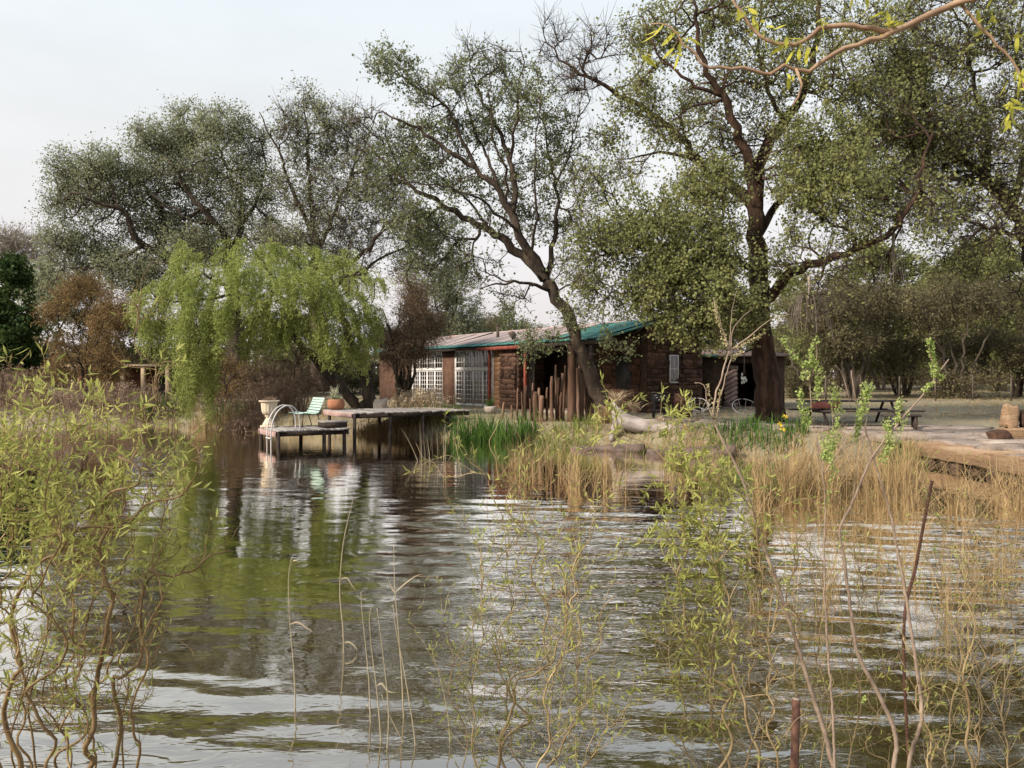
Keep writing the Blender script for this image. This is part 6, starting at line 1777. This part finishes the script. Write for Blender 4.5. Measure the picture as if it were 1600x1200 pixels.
elm('long dark leaning branch topped with dry cream buds in front of the shed',
    ([(1320, 1330), (1302, 1200), (1262, 1060), (1220, 930), (1185, 830), (1160, 750), (1130, 690), (1115, 655), (1118, 620), (1130, 580), (1140, 548)], .0145, .004),
    [([(1135, 540), (1122, 500), (1115, 470)], 8, 120), ([(1150, 545), (1168, 535), (1190, 522)], 7, 110), ([(1145, 560), (1160, 548)], 8, 60), ([(1105, 600), (1112, 640), (1118, 660)], 7, 90), ([(1120, 640), (1126, 610)], 6, 60)],
    74, 3.9, sub=[([(1140, 548), (1165, 530), (1205, 500), (1240, 490)], .004, .0015), ([(1140, 548), (1128, 510), (1115, 465)], .004, .0015), ([(1142, 545), (1148, 510), (1178, 480)], .003, .001), ([(1115, 655), (1105, 630), (1100, 602), (1085, 598)], .004, .002), ([(1118, 660), (1128, 610), (1142, 560)], .004, .0025), ([(1140, 548), (1142, 500), (1150, 455)], .0025, .001)],
    mat='elm_stem', seedmat='blossom', name='budding_branch', disc=(.007, .013))

# rods
rod = thing('ribbed_rod', 'dark ribbed reinforcing rod leaning up out of the water', 'rod', tuple(PL([(1428, 1330)], 4.2)[0]))
ra, rb = PL([(1428, 1330)], 4.2)[0], PL([(1456, 752)], 4.2)[0]
q = catmull([ra, PL([(1412, 1000)], 4.2)[0], PL([(1432, 880)], 4.2)[0], rb], .02)
MB().tube(q, .0075, 8).build('core', M['rust'], rod, world=True)
mb = MB()
L_ = np.linspace(0, len(q) - 1.01, 130)
for s_ in L_:
    i = int(s_); p = q[i] + (q[i + 1] - q[i]) * (s_ - i); d_ = unit(q[i + 1] - q[i])
    mb.tube([p - d_ * .0035, p, p + d_ * .0035], [.0078, .0105, .0078], 8, caps=False)
stuffpart(mb.build('ribs', M['rust'], rod, world=True))
pa, pb_ = PL([(1238, 1330)], 3.9)[0], PL([(1244, 1092)], 3.9)[0]
pipe = thing('rusty_pipe', 'short rusty pipe standing upright at the bottom edge', 'pipe', tuple(pa))
MB().tube([pa, pb_], .020, 14).build('tube', M['rust'], pipe, world=True, smooth=True)
MB().tube([pb_ - (0, 0, .008), pb_ + (0, 0, .004)], .0185, 14).build('cap', M['twig_dead'], pipe, world=True)

# single dead reed stems standing in the near water
GR = 'single dead reed stems in the near water'
def reed_stem(lab, pts, Y, r, leaves, seed):
    rng = np.random.default_rng(seed)
    p = catmull(PL(pts, Y), .04)
    root = thing('dead_reed', lab, 'reed', tuple(p[0]), group=GR)
    MB().tube(p, np.linspace(r, r * .35, len(p)), 6, rough=.12).build('stem', M['reed_pale'], root, world=True)
    for lpts in leaves:
        q = catmull(PL(lpts, Y), .02)
        w = .012 * np.sin(np.linspace(.25, 1, len(q)) * math.pi * .98)[:, None] * np.array([[.35, .2, .9]])
        V = np.concatenate([q - w * .5, q + w * .5]); n = len(q); i = np.arange(n - 1)
        link_mesh('blade', V, [np.stack([i, i + 1, i + n + 1, i + n], -1)], M['reed_pale'], root, world=True)
YR = lambda y: FPX * CAMZ / (y - HZ)
reed_stem('leftmost single dead reed stem with one drooping blade', [(462, 1140), (460, 1060), (452, 960), (451, 900), (456, 870)], YR(1105), .0052, [[(452, 976), (465, 972), (480, 982), (490, 988)], [(452, 900), (458, 876), (464, 875), (467, 882)]], 1)
reed_stem('tall dead reed stem with curled blades left of the stem cluster', [(537, 1040), (536, 985), (531, 925), (535, 860), (542, 820), (552, 780)], YR(1020), .006, [[(533, 905), (542, 903), (550, 915), (556, 922)], [(536, 1005), (545, 1003), (556, 1012), (558, 1022)], [(538, 850), (546, 825), (548, 800)]], 2)
reed_stem('first thin reed stem of the cluster beside the tangled willow', [(580, 1160), (576, 1060), (566, 960), (564, 925)], YR(1130), .005, [[(566, 935), (574, 915), (578, 896)]], 3)
reed_stem('second thin reed stem of the cluster, split near its foot', [(597, 1180), (590, 1090), (580, 1010), (577, 960), (580, 950)], YR(1160), .005, [[(588, 1072), (596, 1068), (606, 1080), (618, 1082)]], 4)
reed_stem('third thin reed stem of the cluster, slightly curved', [(604, 1190), (607, 1110), (598, 1020), (592, 975), (589, 950)], YR(1170), .0045, [], 5)
reed_stem('tallest reed stem of the cluster with a long side blade', [(632, 1150), (628, 1060), (622, 980), (617, 920), (615, 850)], YR(1120), .0055, [[(618, 925), (635, 910), (650, 900), (660, 897)], [(618, 928), (610, 915), (605, 902)]], 6)
reed_stem('leaning reed stem at the right of the cluster', [(652, 1190), (645, 1130), (630, 1040), (618, 980), (614, 945)], YR(1165), .005, [], 7)
reed_stem('short dead reed stem leaning beside the tangled willow foot', [(705, 1190), (700, 1120), (688, 1060), (675, 1020)], YR(1160), .0045, [], 8)
reed_stem('broken reed stem slanting low across the cluster foot', [(642, 1180), (625, 1150), (605, 1110), (596, 1085)], YR(1160), .004, [], 9)

# branch reaching in at the top right from a tree that stands just outside the view
rng = np.random.default_rng(66)
ov = thing('overhanging_branch', 'bare pinkish branch with yellow leaves reaching in across the top right', 'branch', (2.35, 1.7, .55))
Yo = 2.15
paths = [([(1640, -120, -.3), (1560, -25, -.1), (1490, 6), (1440, 30), (1410, 45), (1378, 46), (1345, 42), (1300, 40), (1265, 55), (1240, 70), (1215, 68), (1185, 55), (1165, 30), (1148, 0), (1140, -25)], .0125, .003),
         ([(1410, 45), (1375, 58), (1340, 70), (1300, 85), (1265, 111), (1240, 108), (1225, 103), (1205, 116), (1160, 107), (1110, 105), (1085, 88), (1068, 68), (1045, 42), (1020, 35)], .0075, .002),
         ([(1245, 110), (1256, 130), (1248, 150), (1240, 165)], .004, .002),
         ([(1500, 5), (1535, 45), (1570, 80), (1592, 110), (1605, 160)], .005, .002)]
mb = MB()
tr_ = catmull([(2.5, 1.6, .3), (2.45, 1.62, 1.6), (2.2, 1.75, 2.9), P(1640, -120, Yo - .3)], .1)
mb.tube(tr_, np.linspace(.10, .02, len(tr_)), 10, rough=.08)
lp_, ld = [], []
for pts, r0, r1 in paths:
    q = catmull(PL(pts, Yo), .03); q = q + rng.normal(0, .0024, q.shape)
    mb.tube(q, np.linspace(r0, r1, len(q)), 9, rough=.06)
mb.build('branch_wood', M['overhang_bark'], ov, world=True, smooth=True)
for (px, py, n, sp) in ((1180, 30, 7, 16), (1195, 50, 7, 14), (1225, 62, 8, 18), (1250, 70, 9, 18), (1262, 80, 6, 14), (1290, 30, 4, 10), (1395, 35, 8, 16), (1380, 20, 5, 12), (1235, 115, 5, 10), (1070, 60, 8, 18), (1040, 45, 7, 16), (1010, 88, 6, 12), (1060, 85, 5, 14), (1160, 12, 6, 14), (1590, 120, 12, 20), (1585, 160, 10, 16), (1575, 180, 8, 12), (1560, 30, 8, 24), (1530, 20, 6, 20), (1350, 0, 5, 20), (1595, 60, 6, 16)):
    for k in range(n):
        p = P(px + rng.normal(0, sp * .4), py + rng.normal(0, sp * .35), Yo + rng.normal(0, .02))
        lp_.append(p); ld.append([rng.normal(0, .6), rng.normal(0, .5), rng.normal(-.45, .5)])
lp_, ld = np.array(lp_), np.array(ld)
place_leaves(ov, 'branch_leaf', 'overhang_leaf', lp_, ld, rng.uniform(.024, .05, len(lp_)), .27, rng, singles=len(lp_), seed0=40)
